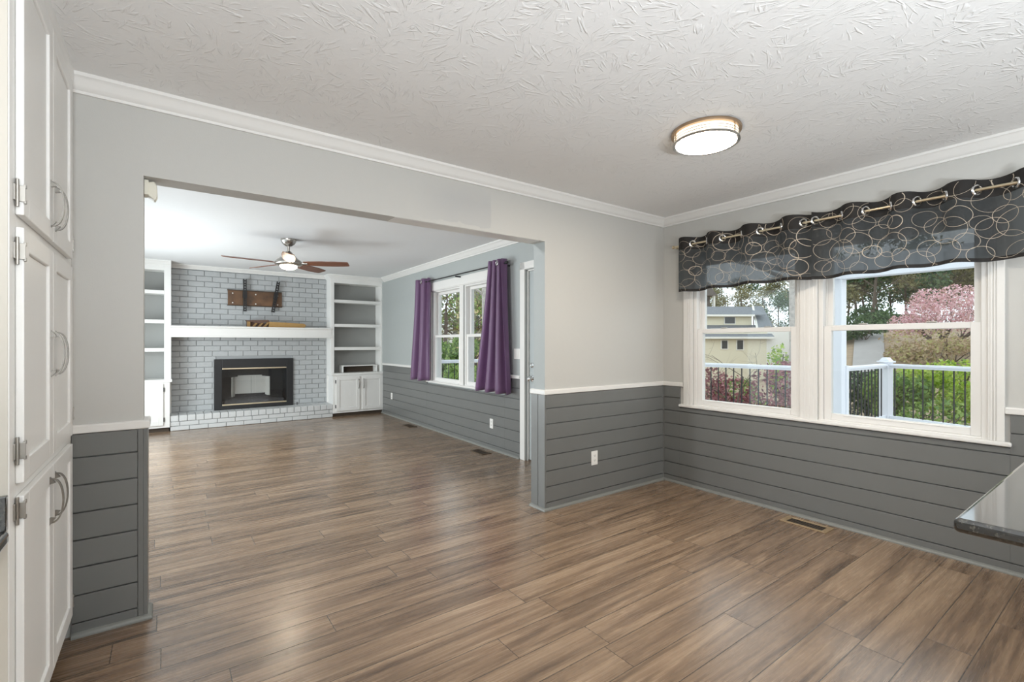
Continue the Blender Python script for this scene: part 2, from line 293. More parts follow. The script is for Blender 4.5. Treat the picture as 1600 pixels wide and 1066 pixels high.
# ------------------------------------------------------------------ mesh helpers
class MB:
    def __init__(s): s.bm = bmesh.new(); s.mi = 0
    def face(s, vs):
        f = s.bm.faces.new(vs); f.material_index = s.mi; return f
    def box(s, x0, y0, z0, x1, y1, z1):
        x0, x1 = min(x0, x1), max(x0, x1); y0, y1 = min(y0, y1), max(y0, y1); z0, z1 = min(z0, z1), max(z0, z1)
        v = [s.bm.verts.new(p) for p in ((x0,y0,z0),(x1,y0,z0),(x1,y1,z0),(x0,y1,z0),(x0,y0,z1),(x1,y0,z1),(x1,y1,z1),(x0,y1,z1))]
        for f in ((0,3,2,1),(4,5,6,7),(0,1,5,4),(1,2,6,5),(2,3,7,6),(3,0,4,7)): s.face([v[i] for i in f])
        return s
    def prism(s, poly, axis, a, b):
        # poly: 2D points; axis 0: (y,z) along x, 1: (x,z) along y, 2: (x,y) along z
        def P(p, t): return {0: (t, p[0], p[1]), 1: (p[0], t, p[1]), 2: (p[0], p[1], t)}[axis]
        A_ = [s.bm.verts.new(P(p, a)) for p in poly]; B_ = [s.bm.verts.new(P(p, b)) for p in poly]; n = len(poly)
        for i in range(n): s.face([A_[i], A_[(i+1) % n], B_[(i+1) % n], B_[i]])
        s.face(A_[::-1]); s.face(B_); return s
    def sweep(s, poly, pts, closed=False):
        # poly (out, up) swept along horizontal polyline pts (x,y), mitred; 'out' = left-hand normal of travel
        n = len(pts); rings = []
        for i, p in enumerate(pts):
            p = Vector((p[0], p[1]))
            a = (p-Vector(pts[i-1][:2])).normalized() if i > 0 else None
            c = (Vector(pts[i+1][:2])-p).normalized() if i < n-1 else None
            if a is None: a = c
            if c is None: c = a
            na = Vector((-a.y, a.x)); nc = Vector((-c.y, c.x)); nn = (na+nc).normalized(); k = 1/max(0.2, nn.dot(na))
            rings.append([s.bm.verts.new((p.x+nn.x*k*o, p.y+nn.y*k*o, u)) for o, u in poly])
        m = len(poly)
        for r0, r1 in zip(rings, rings[1:]):
            for j in range(m): s.face([r0[j], r0[(j+1) % m], r1[(j+1) % m], r1[j]])
        s.face(rings[0][::-1]); s.face(rings[-1]); return s
    def tube(s, pts, r, n=8, caps=True):
        pts = [Vector(p) for p in pts]; rings = []
        if isinstance(r, (int, float)): r = [r]*len(pts)
        up = None
        for i, p in enumerate(pts):
            d = (pts[min(i+1, len(pts)-1)]-pts[max(i-1, 0)]).normalized()
            if up is None:
                up = Vector((0, 0, 1)) if abs(d.z) < 0.9 else Vector((1, 0, 0))
            a = d.cross(up).normalized(); b = a.cross(d).normalized(); up = b
            rings.append([s.bm.verts.new(p + a*math.cos(2*PI*k/n)*r[i] + b*math.sin(2*PI*k/n)*r[i]) for k in range(n)])
        for r0, r1 in zip(rings, rings[1:]):
            for k in range(n): s.face([r0[k], r0[(k+1) % n], r1[(k+1) % n], r1[k]])
        if caps: s.face(rings[0][::-1]); s.face(rings[-1])
        return s
    def lathe(s, prof, c, n=32, axis='z'):
        # prof: (radius, along-axis)
        c = Vector(c); rings = []
        def P(r, h, k):
            a = 2*PI*k/n; x, y = r*math.cos(a), r*math.sin(a)
            return c + {'z': Vector((x, y, h)), 'x': Vector((h, x, y)), 'y': Vector((x, h, y))}[axis]
        for r, h in prof:
            rings.append([s.bm.verts.new(P(r, h, k)) for k in range(n)] if r > 1e-6 else [s.bm.verts.new(P(0, h, 0))])
        for r0, r1 in zip(rings, rings[1:]):
            for k in range(n):
                q = [r0[k % len(r0)], r0[(k+1) % len(r0)], r1[(k+1) % len(r1)], r1[k % len(r1)]]
                u = []
                for v in q:
                    if v not in u: u.append(v)
                if len(u) > 2: s.face(u)
        return s
    def torus(s, c, R, r, axis, n=24, m=8):
        ax = Vector(axis).normalized(); t = Vector((0, 0, 1)) if abs(ax.z) < 0.9 else Vector((1, 0, 0))
        a = ax.cross(t).normalized(); b = ax.cross(a).normalized(); c = Vector(c); rings = []
        for i in range(n):
            d = a*math.cos(2*PI*i/n)+b*math.sin(2*PI*i/n)
            rings.append([s.bm.verts.new(c + d*(R+r*math.cos(2*PI*j/m)) + ax*r*math.sin(2*PI*j/m)) for j in range(m)])
        for i in range(n):
            for j in range(m): s.face([rings[i][j], rings[i][(j+1) % m], rings[(i+1) % n][(j+1) % m], rings[(i+1) % n][j]])
        return s
    def leaves(s, c, rad, n, size, rng, flat=0.0, shell=0.55):
        c = Vector(c)
        for _ in range(n):
            d = Vector((rng.gauss(0, 1), rng.gauss(0, 1), rng.gauss(0, 1))).normalized()
            q = rng.random()**(1/3)*(1-shell)+shell*rng.uniform(0.72, 1.05)
            p = c + Vector((d.x*rad[0]*q, d.y*rad[1]*q, d.z*rad[2]*q))
            s.leaf(p, size*rng.uniform(0.6, 1.35), rng)
    def leaf(s, p, z, rng):
        u = Vector((rng.gauss(0, 1), rng.gauss(0, 1), rng.gauss(0, 1))).normalized(); t = Vector((rng.gauss(0, 1), rng.gauss(0, 1), rng.gauss(0, 1)))
        v = u.cross(t).normalized()
        k = [s.bm.verts.new(p + u*z*a + v*z*b) for a, b in ((-1, 0), (0, -0.55), (1, 0), (0, 0.55))]
        s.face(k)
    def build(s, name, mats, parent=None, W=ID, bevel=0.0, smooth=False, seg=2):
        me = bpy.data.meshes.new(name)
        for v in s.bm.verts: v.co = W(v.co)
        bmesh.ops.recalc_face_normals(s.bm, faces=s.bm.faces[:])
        if parent is not None:
            o0 = base_of(parent)
            for v in s.bm.verts: v.co -= o0
        if smooth:
            for f in s.bm.faces: f.smooth = True
        s.bm.to_mesh(me); s.bm.free()
        for m in (mats if isinstance(mats, (list, tuple)) else [mats]): me.materials.append(m)
        o = bpy.data.objects.new(name, me); C.objects.link(o)
        if parent is not None: o.parent = parent
        if bevel:
            b = o.modifiers.new('edge', 'BEVEL'); b.width = bevel; b.segments = seg; b.limit_method = 'ANGLE'; b.angle_limit = math.radians(40)
        if smooth:
            me.set_sharp_from_angle(angle=math.radians(35))
        return o
def base_of(o):
    v = Vector((0, 0, 0))
    while o is not None: v += o.location; o = o.parent
    return v
def tag(o, label, cat, group=None, kind=None):
    o['label'] = label; o['category'] = cat
    if group: o['group'] = group
    if kind: o['kind'] = kind
    return o
def thing(name, loc, label, cat, group=None, kind=None):
    o = bpy.data.objects.new(name, None); o.empty_display_size = 0.1; C.objects.link(o); o.location = loc
    return tag(o, label, cat, group, kind)
def copy_tree(o, loc=None, parent=None):
    c = o.copy(); C.objects.link(c)
    if parent is not None: c.parent = parent
    if loc is not None: c.location = loc
    for ch in list(o.children): copy_tree(ch, None, c)
    return c
def struct(name, mb, m, label, cat, **k): return tag(mb.build(name, m, None, **k), label, cat, None, 'structure')

# ------------------------------------------------------------------ room shell
EX0, EX1, EY0 = XL-0.15, XW+0.15, -3.35
struct('floor', MB().box(XL, -3.2, -0.1, XW, YB+0.1, 0), M_floor, 'grey-brown laminate plank floor running through both rooms', 'floor')
struct('ceiling', MB().box(EX0, EY0, CE, EX1, YP2, CE+0.2), M_ceil, 'white ceiling with stomped brush texture over the dining area', 'ceiling')
struct('ceiling_family_room', MB().box(EX0, YP2, CF, EX1, YB+0.3, CF+0.2), M_ceilf, 'smooth flat white ceiling around the ceiling fan', 'ceiling')

def holed_wall(x0, x1, y0, y1, z0, z1, holes):
    mb = MB(); ys = sorted({y0, y1, *[h[0] for h in holes], *[h[1] for h in holes]})
    for a, b in zip(ys, ys[1:]):
        hs = [h for h in holes if h[0] <= a+1e-6 and h[1] >= b-1e-6]
        z = z0
        for h in sorted(hs, key=lambda h: h[2]):
            if h[2] > z: mb.box(x0, a, z, x1, b, h[2])
            z = h[3]
        if z < z1: mb.box(x0, a, z, x1, b, z1)
    return mb
# dining window wall
DW = [(1.60, 2.49, 0.725, 2.04), (0.605, 1.485, 0.725, 2.04)]
struct('wall_right', holed_wall(XW, XW+0.15, EY0, YP2, 0, CE, DW), M_wall, 'greige dining wall holding the double window with black valances', 'wall')
# partition with the wide opening
mb = MB().box(XL, YP, 0, OL, YP2, CE).box(OR, YP, 0, XW, YP2, CE).box(OL, YP, OH, OR, YP2, CE)
struct('wall_partition', mb, M_wall, 'greige partition wall with wide cased opening to the family room', 'wall')
struct('wall_left', MB().box(XL-0.15, EY0, 0, XL, YP2, CE), M_wall, 'greige kitchen wall behind the white pantry', 'wall')
struct('wall_kitchen', MB().box(XL, EY0, 0, XW, -3.2, CE), M_wall, 'greige kitchen wall behind the camera', 'wall')
# family room walls
FH = [(5.59, 6.45, 0.72, 2.06), (4.63, 5.49, 0.72, 2.06), (3.22, 4.12, 0.0, 2.08)]
struct('wall_far_right', holed_wall(0, 0.15, YP2-0.002, YB+0.2, 0, CF, FH), M_wallf, 'grey-blue family room wall with curtained double window and door', 'wall', W=FW)
struct('wall_back', MB().box(XL-0.15, YB+0.021, 0, 0.60, YB+0.25, CF).box(1.78, YB+0.021, 0, 3.5, YB+0.25, CF).box(0.60, YB+0.021, 1.02, 1.78, YB+0.25, CF).box(0.60, YB+0.021, 0, 1.78, YB+0.25, 0.21), M_wallf, 'back wall of the family room behind brick and bookcases', 'wall')
LWH = [(3.3, 8.2, 0.12, 2.3)]
struct('wall_far_left', holed_wall(XL-0.15, XL, YP2, YB+0.1, 0, CF, LWH), M_wallf, 'left family room wall with a wide window added for daylight, out of view', 'wall')
# seen-from-the-family-room face of the partition jambs, painted the cooler grey
struct('trim_1', MB().box(OR-0.0015, YP+0.004, 0.92, OR, YP2, OH), M_wallf, 'grey-blue painted right jamb of the wide opening', 'trim')

struct('header_painted_light', MB().box(1.15, YP+0.006, OH-0.0015, 2.30, YP2, OH), M_white, 'white strip under the right half of the header, window light painted in', 'trim')  # light falling on the header underside, put in as a white strip
# crown mouldings: (out, up) profile
def crown_profile(zc, d=0.075, o=0.062):
    return [(0, zc), (0, zc-d), (0.012, zc-d), (0.014, zc-d+0.012), (0.022, zc-d+0.016), (0.030, zc-d+0.03), (o-0.016, zc-0.026), (o-0.010, zc-0.018), (o-0.002, zc-0.014), (o, zc-0.004), (o, zc)]
struct('trim_2', MB().sweep(crown_profile(CE), [(XW, -3.2), (XW, YP), (XL, YP)]), M_white, 'white crown moulding around the dining ceiling', 'crown moulding', smooth=True)
struct('trim_3', MB().sweep([(o, u) for o, u in crown_profile(CF, 0.08, 0.065)], [tuple(FW((0, YP2+0.01, 0)))[:2], tuple(FW((0, 8.45, 0)))[:2]]), M_white, 'white crown moulding above the curtained family room window', 'crown moulding', smooth=True)
struct('trim_4', MB().sweep(crown_profile(CF, 0.06, 0.05), [(2.324, YB), (0.07, YB)]), M_white, 'white crown moulding along the top of the brick chimney', 'crown moulding', smooth=True)

# shiplap wainscot
SEAMS = [0.06+0.12*k for k in range(7)]
def boards(mb, fn, a, b, t=0.016, top=0.885):
    # fn(along0, along1, z0, z1, depth) adds a box
    fn(mb, a, b, 0, top, 0.002); zs = [0.0]+SEAMS+[top]
    for z0, z1 in zip(zs, zs[1:]): fn(mb, a, b, z0+(0.0032 if z0 else 0), z1-0.0032, t)
def on_part(mb, a, b, z0, z1, t): mb.box(a, YP-t, z0, b, YP, z1)
def on_win(mb, a, b, z0, z1, t): mb.box(XW-t, a, z0, XW, b, z1)
def on_fam(mb, a, b, z0, z1, t): mb.box(-t, a, z0, 0, b, z1)
mb = MB(); boards(mb, on_part, OR, XW-0.017)
struct('trim_5', mb, M_ship, 'grey shiplap wainscot right of the opening, with white outlet', 'wainscot', bevel=0.0015, seg=1)
mb = MB(); boards(mb, on_part, -0.33, OL-0.022); mb.box(OL-0.020, YP-0.016, 0, OL+0.0, YP, 0.885)
struct('trim_6', mb, M_ship, 'dark grey shiplap stub between white pantry and opening', 'wainscot', bevel=0.0015, seg=1)
mb = MB()
for (a, b, top) in ((-3.2, 0.515, 0.885), (0.515, 2.615, 0.70), (2.615, YP-0.017, 0.885)):
    on_win(mb, a, b, 0, top, 0.002); zs = [0]+[z for z in SEAMS if z < top]+[top]
    for z0, z1 in zip(zs, zs[1:]): on_win(mb, a, b, z0+(0.0032 if z0 else 0), z1-0.0032, 0.016)
struct('trim_7', mb, M_ship, 'grey shiplap wainscot under the dining windows', 'wainscot', bevel=0.0015, seg=1)
mb = MB()
for (a, b, top) in ((4.205, 4.5, 0.885), (4.5, 6.60, 0.68), (6.60, 8.49, 0.885)):
    on_fam(mb, a, b, 0, top, 0.002); zs = [0]+[z for z in SEAMS if z < top]+[top]
    for z0, z1 in zip(zs, zs[1:]): on_fam(mb, a, b, z0+(0.0032 if z0 else 0), z1-0.0032, 0.016)
struct('trim_8', mb, M_ship, 'grey shiplap wainscot under the curtained family room window', 'wainscot', W=FW, bevel=0.0015, seg=1)
# jamb cladding: two upright boards on each side of the opening
mb = MB().box(OR-0.016, YP-0.016, 0, OR, 2.871, 0.885).box(OR-0.016, 2.875, 0, OR, YP2+0.016, 0.885)
struct('trim_9', mb, M_ship, 'two upright grey boards cladding the right jamb', 'wainscot', bevel=0.0015, seg=1)
mb = MB().box(OL, YP-0.016, 0, OL+0.016, YP2+0.016, 0.885)
struct('trim_10', mb, M_ship, 'upright grey board cladding the left jamb', 'wainscot', bevel=0.0015, seg=1)
# chair rails
def rail_prof(z0=0.885, z1=0.922, o=0.024): return [(0, z0), (o-0.003, z0), (o, z0+0.004), (o, z1-0.006), (o-0.006, z1), (0, z1)]
struct('trim_11', MB().sweep(rail_prof(), [(XW, 2.58), (XW, YP), (OR-0.0, YP), (OR-0.0, YP2+0.02)][:3]+[(OR, YP2+0.02)]), M_white, 'white chair rail right of the opening up to the window', 'chair rail')
struct('trim_12', MB().sweep(rail_prof(), [(OL, YP2+0.02), (OL, YP), (-0.33, YP)]), M_white, 'white chair rail on the stub beside the pantry', 'chair rail')
struct('trim_13', MB().sweep(rail_prof(), [(XW, -3.2), (XW, 0.534)]), M_white, 'white chair rail right of the dining windows', 'chair rail')
struct('trim_14', MB().sweep(rail_prof(), [tuple(FW((0, 6.55, 0)))[:2], tuple(FW((0, 8.49, 0)))[:2]]), M_white, 'white chair rail between purple curtain and bookcase', 'chair rail')
struct('trim_15', MB().sweep(rail_prof(), [tuple(FW((0, 4.205, 0)))[:2], tuple(FW((0, 4.53, 0)))[:2]]), M_white, 'white chair rail between purple curtain and door', 'chair rail')
# shoe mouldings
def shoe(o=0.018, b=0.016): return [(b, 0), (b+o, 0), (b+o, 0.006), (b+o*0.85, 0.012), (b+o*0.5, 0.018), (b, 0.021)]
struct('baseboard_right', MB().sweep(shoe(), [(XW, -3.2), (XW, YP), (OR, YP), (OR, YP2+0.02)]), M_shoe, 'grey quarter-round moulding along the dining walls', 'baseboard', smooth=True)
mb = MB().sweep(shoe(), [(OL, YP2-0.03), (OL, YP), (-0.33, YP)])
struct('baseboard_left', mb, M_shoe, 'grey quarter-round moulding at the pantry stub', 'baseboard', smooth=True)
struct('baseboard_far', MB().sweep(shoe(), [tuple(FW((0, 4.205, 0)))[:2], tuple(FW((0, 8.53, 0)))[:2]]), M_shoe, 'grey quarter-round moulding under the family room window', 'baseboard', smooth=True)

# ------------------------------------------------------------------ windows
def window(name, x0, h, zchk, label, W=ID, lock=True):
    y0, y1, z0, z1 = h
    r = thing(name, W(Vector((x0+0.07, (y0+y1)/2, z0))), label, 'window', None, 'structure')
    def ring(mb, a, b, c, d, xa, xb, t, tb=None, tt=None):
        tb = tb or t; tt = tt or t
        mb.box(xa, a, c, xb, a+t, d).box(xa, b-t, c, xb, b, d).box(xa, a+t, c, xb, b-t, c+tb).box(xa, a+t, d-tt, xb, b-t, d)
    f = MB(); ring(f, y0, y1, z0, z1, x0+0.012, x0+0.145, 0.030, 0.012)
    # tracks
    for a in (y0+0.030, y1-0.030-0.010): f.box(x0+0.062, a, z0+0.012, x0+0.068, a+0.010, z1-0.03)
    f.build('frame', M_vinyl, r, W=W, bevel=0.002)
    a, b = y0+0.031, y1-0.031
    lo = MB(); ring(lo, a, b, z0+0.012, zchk, x0+0.022, x0+0.060, 0.047, 0.045, 0.036)
    lo.box(x0+0.018, a+0.12, z0+0.045, x0+0.024, b-0.12, z0+0.053)
    l = lo.build('lower_sash', M_vinyl, r, W=W, bevel=0.003)
    MB().box(x0+0.040, a+0.045, z0+0.055, x0+0.044, b-0.045, zchk-0.034).build('pane', M_glass, l, W=W)
    up = MB(); ring(up, a, b, zchk-0.030, z1-0.030, x0+0.072, x0+0.108, 0.040, 0.034, 0.040)
    u = up.build('upper_sash', M_vinyl, r, W=W, bevel=0.003)
    MB().box(x0+0.088, a+0.038, zchk-0.0, x0+0.092, b-0.038, z1-0.068).build('pane', M_glass, u, W=W)
    if lock:
        k = MB()
        for q in (0.28, 0.72):
            yy = a+(b-a)*q; k.box(x0+0.045, yy-0.025, zchk, x0+0.062, yy+0.025, zchk+0.012)
        k.build('sash_lock', M_nickel, l, W=W, bevel=0.003)
    return r
window('window_1', XW, DW[0], 1.404, 'left white sash window of the dining pair, house outside')
window('window_2', XW, DW[1], 1.404, 'right white sash window of the dining pair, pink tree outside')
window('window_3', 0, FH[0], 1.400, 'left family room window beside the narrow lit purple curtain', W=FW)
window('window_4', 0, FH[1], 1.400, 'right family room window partly behind the wide purple curtain', W=FW)
lw = thing('added_window_5', (XL-0.075, 5.75, 0.12), 'wide unseen window added in the left family room wall to let in daylight', 'window', None, 'structure')  # unseen window, added and made wide to bring in more daylight
f = MB()
for a in (3.3, 4.90, 6.53, 8.13): f.box(XL-0.12, a, 0.12, XL-0.03, a+0.07, 2.3)
f.box(XL-0.12, 3.3, 0.12, XL-0.03, 8.2, 0.19).box(XL-0.12, 3.3, 2.23, XL-0.03, 8.2, 2.3).build('frame', M_vinyl, lw)
MB().box(XL-0.08, 3.35, 0.18, XL-0.075, 8.15, 2.24).build('pane', M_glass, lw)

# casings: fluted boards
def vcas(mb, xo, ya, yb, z0, z1, inner):   # inner = +1 when the window lies towards +y
    s = 1 if inner > 0 else -1; a = ya if s > 0 else yb; wd = yb-ya
    for q0, q1, t in ((0, 0.46, 0.020), (0.46, 0.52, 0.015), (0.52, 0.64, 0.018), (0.64, 0.70, 0.012), (0.70, 0.86, 0.015), (0.86, 1.0, 0.011)):
        y0, y1 = a+s*wd*q0, a+s*wd*q1; mb.box(xo-t, y0, z0, xo, y1, z1)
def casing(name, W, xo, outL, inL, m1, m0, inR, outR, zs, zh, ztop, label):
    mb = MB(); vcas(mb, xo, inL, outL, zs, zh, -1); vcas(mb, xo, outR, inR, zs, zh, 1)
    c = (m0+m1)/2; mb.box(xo-0.011, m0, zs, xo, m1, zh)
    for d, t, ww in ((0, 0.016, 0.018), (0.030, 0.014, 0.008), (-0.030, 0.014, 0.008)): mb.box(xo-t, c+d-ww/2, zs, xo, c+d+ww/2, zh)
    mb.box(xo-0.020, outR, zh, xo, outL, ztop); mb.box(xo-0.014, outR+0.01, zh-0.012, xo, outL-0.01, zh)
    struct(name, mb, M_white, label, 'window casing', W=W, bevel=0.0025)
casing('trim_16', ID, XW, 2.575, 2.49, 1.60, 1.485, 0.605, 0.536, 0.728, 2.04, 2.11, 'white fluted casing around the dining double window')
casing('trim_17', FW, 0, 6.546, 6.45, 5.59, 5.49, 4.63, 4.534, 0.722, 2.06, 2.175, 'white casing around the family room double window')
struct('trim_18', MB().box(XW-0.035, 0.508, 0.703, XW+0.03, 2.618, 0.728), M_white, 'white window stool under the dining windows', 'window sill', bevel=0.008, seg=3)
struct('trim_19', MB().box(-0.035, 4.48, 0.697, 0.03, 6.605, 0.722), M_white, 'white window stool under the family room windows', 'window sill', W=FW, bevel=0.008, seg=3)

# ------------------------------------------------------------------ family room door
d = thing('door_1', FW((0.05, 3.67, 0)), 'grey entry door beside the family room window, mostly hidden by the jamb', 'door', None, 'structure')
mb = MB().box(0.035, 3.225, 0.008, 0.078, 4.095, 2.065)
for ya, yb in ((3.33, 3.60), (3.72, 3.99)):
    for za, zb in ((0.25, 0.85), (1.0, 1.90)): mb.box(0.030, ya, za, 0.035, yb, zb)
mb.build('slab', M_door, d, W=FW, bevel=0.004)
k = MB().lathe([(0, -0.058), (0.020, -0.056), (0.028, -0.046), (0.028, -0.034), (0.016, -0.022), (0.011, -0.012), (0.011, 0.0), (0.033, 0.004), (0.033, 0.012), (0, 0.012)], (0.024, 4.045, 0.897), 20, 'x').build('knob', M_chrome, d, W=FW, smooth=True)
k = MB().lathe([(0, -0.022), (0.017, -0.020), (0.019, -0.006), (0.029, 0.0), (0.030, 0.010), (0, 0.010)], (0.026, 4.045, 1.042), 20, 'x').build('deadbolt', M_chrome, d, W=FW, smooth=True)
MB().box(0.02, 4.10, 0, 0.14, 4.12, 2.08).box(0.02, 3.22, 2.066, 0.14, 4.12, 2.08).box(0.02, 3.20, 0, 0.14, 3.222, 2.08).build('jamb', M_white, d, W=FW)
MB().box(0.02, 3.22, -0.0, 0.15, 4.10, 0.012).build('threshold', M_ventd, d, W=FW)
mb = MB().box(-0.018, 4.12, 0, 0, 4.205, 2.165).box(-0.018, 3.13, 0, 0, 3.215, 2.165).box(-0.018, 3.13, 2.085, 0, 4.205, 2.165)
struct('trim_20', mb, M_white, 'white flat casing around the grey door', 'door casing', W=FW, bevel=0.003)

# ------------------------------------------------------------------ chimney: brick, hearth, mantel, insert
rng = random.Random(4)
def brick_field(mb, x0, x1, z0, z1, yface, pitch, length, depth, hole=None, joint=0.0095):
    n = int(math.ceil((z1-z0)/pitch))
    for r in range(n):
        za = z0+r*pitch+joint/2; zb = min(z0+(r+1)*pitch-joint/2, z1)
        if zb-za < 0.01: continue
        x = x0-(length/2 if r % 2 else 0)
        while x < x1:
            xa, xb = max(x+joint/2, x0), min(x+length-joint/2, x1); x += length
            if xb-xa < 0.012: continue
            segs = [(xa, xb)]
            if hole and zb > hole[2] and za < hole[3]:
                segs = [(a, b) for a, b in ((xa, min(xb, hole[0])), (max(xa, hole[1]), xb)) if b-a > 0.012]
            for a, b in segs: mb.box(a, yface+rng.uniform(-0.002, 0.002), za, b, yface+depth, zb)
mb = MB(); hole = (0.64, 1.745, 0.2, 1.01)
brick_field(mb, 0.066, 2.325, 0.155, 2.44, YB, 0.0835, 0.212, 0.020, hole)
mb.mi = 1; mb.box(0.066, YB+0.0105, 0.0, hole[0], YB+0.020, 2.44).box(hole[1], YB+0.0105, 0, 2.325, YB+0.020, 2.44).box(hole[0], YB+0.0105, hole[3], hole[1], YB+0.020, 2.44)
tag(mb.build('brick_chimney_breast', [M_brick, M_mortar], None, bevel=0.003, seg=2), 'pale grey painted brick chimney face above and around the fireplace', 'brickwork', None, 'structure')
mb = MB(); HF = 8.517
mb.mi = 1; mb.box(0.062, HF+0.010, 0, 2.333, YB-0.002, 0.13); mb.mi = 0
brick_field(mb, 0.052, 2.343, 0.0, 0.134, HF, 0.067, 0.235, 0.05)
x = 0.052
while x < 2.33:
    xb = min(x+0.1045, 2.343); mb.box(x+0.0045, HF-0.004+rng.uniform(-0.002, 0.002), 0.139, xb-0.0045, YB-0.004, 0.222); x += 0.1045
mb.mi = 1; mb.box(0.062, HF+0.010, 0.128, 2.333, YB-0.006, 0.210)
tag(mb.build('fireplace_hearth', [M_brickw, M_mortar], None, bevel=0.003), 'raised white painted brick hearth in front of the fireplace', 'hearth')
# mantel
m = thing('mantel_shelf', (1.19, 8.68, 1.372), 'long white boxed mantel shelf across the brick chimney', 'mantel')
MB().prism([(8.548, 1.392), (8.548, 1.510), (8.540, 1.512), (8.532, 1.524), (8.532, 1.542), (YB-0.004, 1.542), (YB-0.004, 1.38), (8.56, 1.38)], 0, 0.047, 2.337).build('box_beam', M_white, m, bevel=0.003)
MB().box(0.040, 8.536, 1.370, 2.344, 8.556, 1.392).build('lower_moulding', M_white, m, bevel=0.004)
# gas insert
fp = thing('fireplace_insert', (1.19, 8.8, 0.222), 'black gas fireplace insert with glass doors set in the brick', 'fireplace')
X0, X1, Z0, Z1 = 0.615, 1.767, 0.224, 1.028; G = (0.722, 1.664, 0.290, 0.885)
mb = MB().box(X0, 8.800, Z0, G[0], YB-0.001, Z1).box(G[1], 8.800, Z0, X1, YB-0.001, Z1).box(G[0], 8.800, Z0, G[1], YB-0.001, G[2]).box(G[0], 8.800, G[3], G[1], YB-0.001, Z1)
mb.build('surround', M_black, fp, bevel=0.004)
mb = MB()
mb.box(G[0], 9.14, 0.26, G[1], 9.15, 0.94).box(G[0]-0.012, 8.83, 0.26, G[0], 9.15, 0.94).box(G[1], 8.83, 0.26, G[1]+0.012, 9.15, 0.94).box(G[0], 8.83, 0.255, G[1], 9.15, 0.275).box(G[0], 8.83, 0.92, G[1], 9.15, 0.94)
mb.build('firebox', M_black, fp)
for z0 in (G[2]-0.002, G[3]-0.022):
    MB().box(G[0]+0.004, 8.792, z0, G[1]-0.004, 8.806, z0+0.022).build('trim_bar', M_brass, fp, bevel=0.004)
for a, b in ((G[0], (G[0]+G[1])/2-0.001), ((G[0]+G[1])/2+0.001, G[1])):
    g_ = MB().box(a, 8.808, G[2]+0.02, b, 8.813, G[3]-0.022).build('glass_door', M_fglass, fp)
M_fbpanel = mat('pale_firebox_panel', (0.78, 0.75, 0.68), 0.5)  # plain pale colour of the seamed panels inside the firebox
mb = MB().box(0.93, 9.085, 0.44, 1.165, 9.10, 0.725).box(1.169, 9.085, 0.44, 1.38, 9.10, 0.725).box(0.97, 9.083, 0.725, 1.33, 9.10, 0.745)
mb.build('back_panel', M_fbpanel, fp, bevel=0.002)
MB().prism([(0.87, 9.00), (0.93, 9.10), (0.93, 9.085), (0.882, 8.995)], 2, 0.40, 0.72).build('side_panel', M_fbpanel, fp)
MB().prism([(1.44, 9.00), (1.38, 9.10), (1.38, 9.085), (1.428, 8.995)], 2, 0.40, 0.72).build('side_panel', M_fbpanel, fp)
M_ember = mat('dark_glass_embers', (0.09, 0.09, 0.095), 0.25, noise=0.8, nscale=60)
mb = MB().box(0.76, 8.86, 0.275, 1.63, 9.09, 0.355)
for _ in range(420):
    x, y = rng.uniform(0.77, 1.61), rng.uniform(8.87, 9.08); s_ = rng.uniform(0.006, 0.014); z = 0.355+0.05*max(0, (y-8.93)/0.15)
    mb.box(x, y, z-0.01, x+s_, y+s_, z+s_)
e_ = mb.build('ember_bed', M_ember, fp); e_['kind'] = 'stuff'
MB().box(0.80, 8.93, 0.355, 1.56, 8.95, 0.385).build('burner_bar', M_blackg, fp, bevel=0.003)
# gas key valve on the hearth beside the insert
gv = thing('gas_valve_key', (1.83, 8.822, 0.222), 'tiny dark gas valve key standing beside the black insert', 'valve key')
MB().tube([(1.83, 8.815, 0.221), (1.83, 8.815, 0.262)], 0.005).build('stem', M_dark, gv)
MB().box(1.822, 8.811, 0.258, 1.838, 8.819, 0.268).build('handle', M_dark, gv)
# TV mount
def rust_material():
    m = bpy.data.materials.new('coppery_brown_steel'); m.use_nodes = True; nt, N, L, b = nodes_of(m)
    g = N.new('ShaderNodeNewGeometry'); n = N.new('ShaderNodeTexNoise'); n.inputs['Scale'].default_value = 5; n.inputs['Detail'].default_value = 5; L.new(g.outputs['Position'], n.inputs['Vector'])
    r = ramp(N, [(0.3, (0.05, 0.032, 0.022)), (0.5, (0.12, 0.065, 0.035)), (0.7, (0.19, 0.10, 0.05))]); L.new(n.outputs['Fac'], r.inputs[0]); L.new(r.outputs[0], b.inputs['Base Color'])
    b.inputs['Roughness'].default_value = 0.4; b.inputs['Metallic'].default_value = 0.3; return m
M_rust = rust_material()
tv = thing('tv_wall_mount', (1.195, 8.815, 1.9), 'coppery tv wall bracket with two black arms on the brick', 'tv mount')
MB().box(0.802, 8.797, 1.897, 1.59, 8.826, 2.128).build('plate', M_rust, tv, bevel=0.004)
MB().box(0.795, 8.806, 2.128, 1.59, 8.827, 2.142).box(0.795, 8.806, 1.884, 1.595, 8.827, 1.897).build('plate_lip', M_dirt, tv)
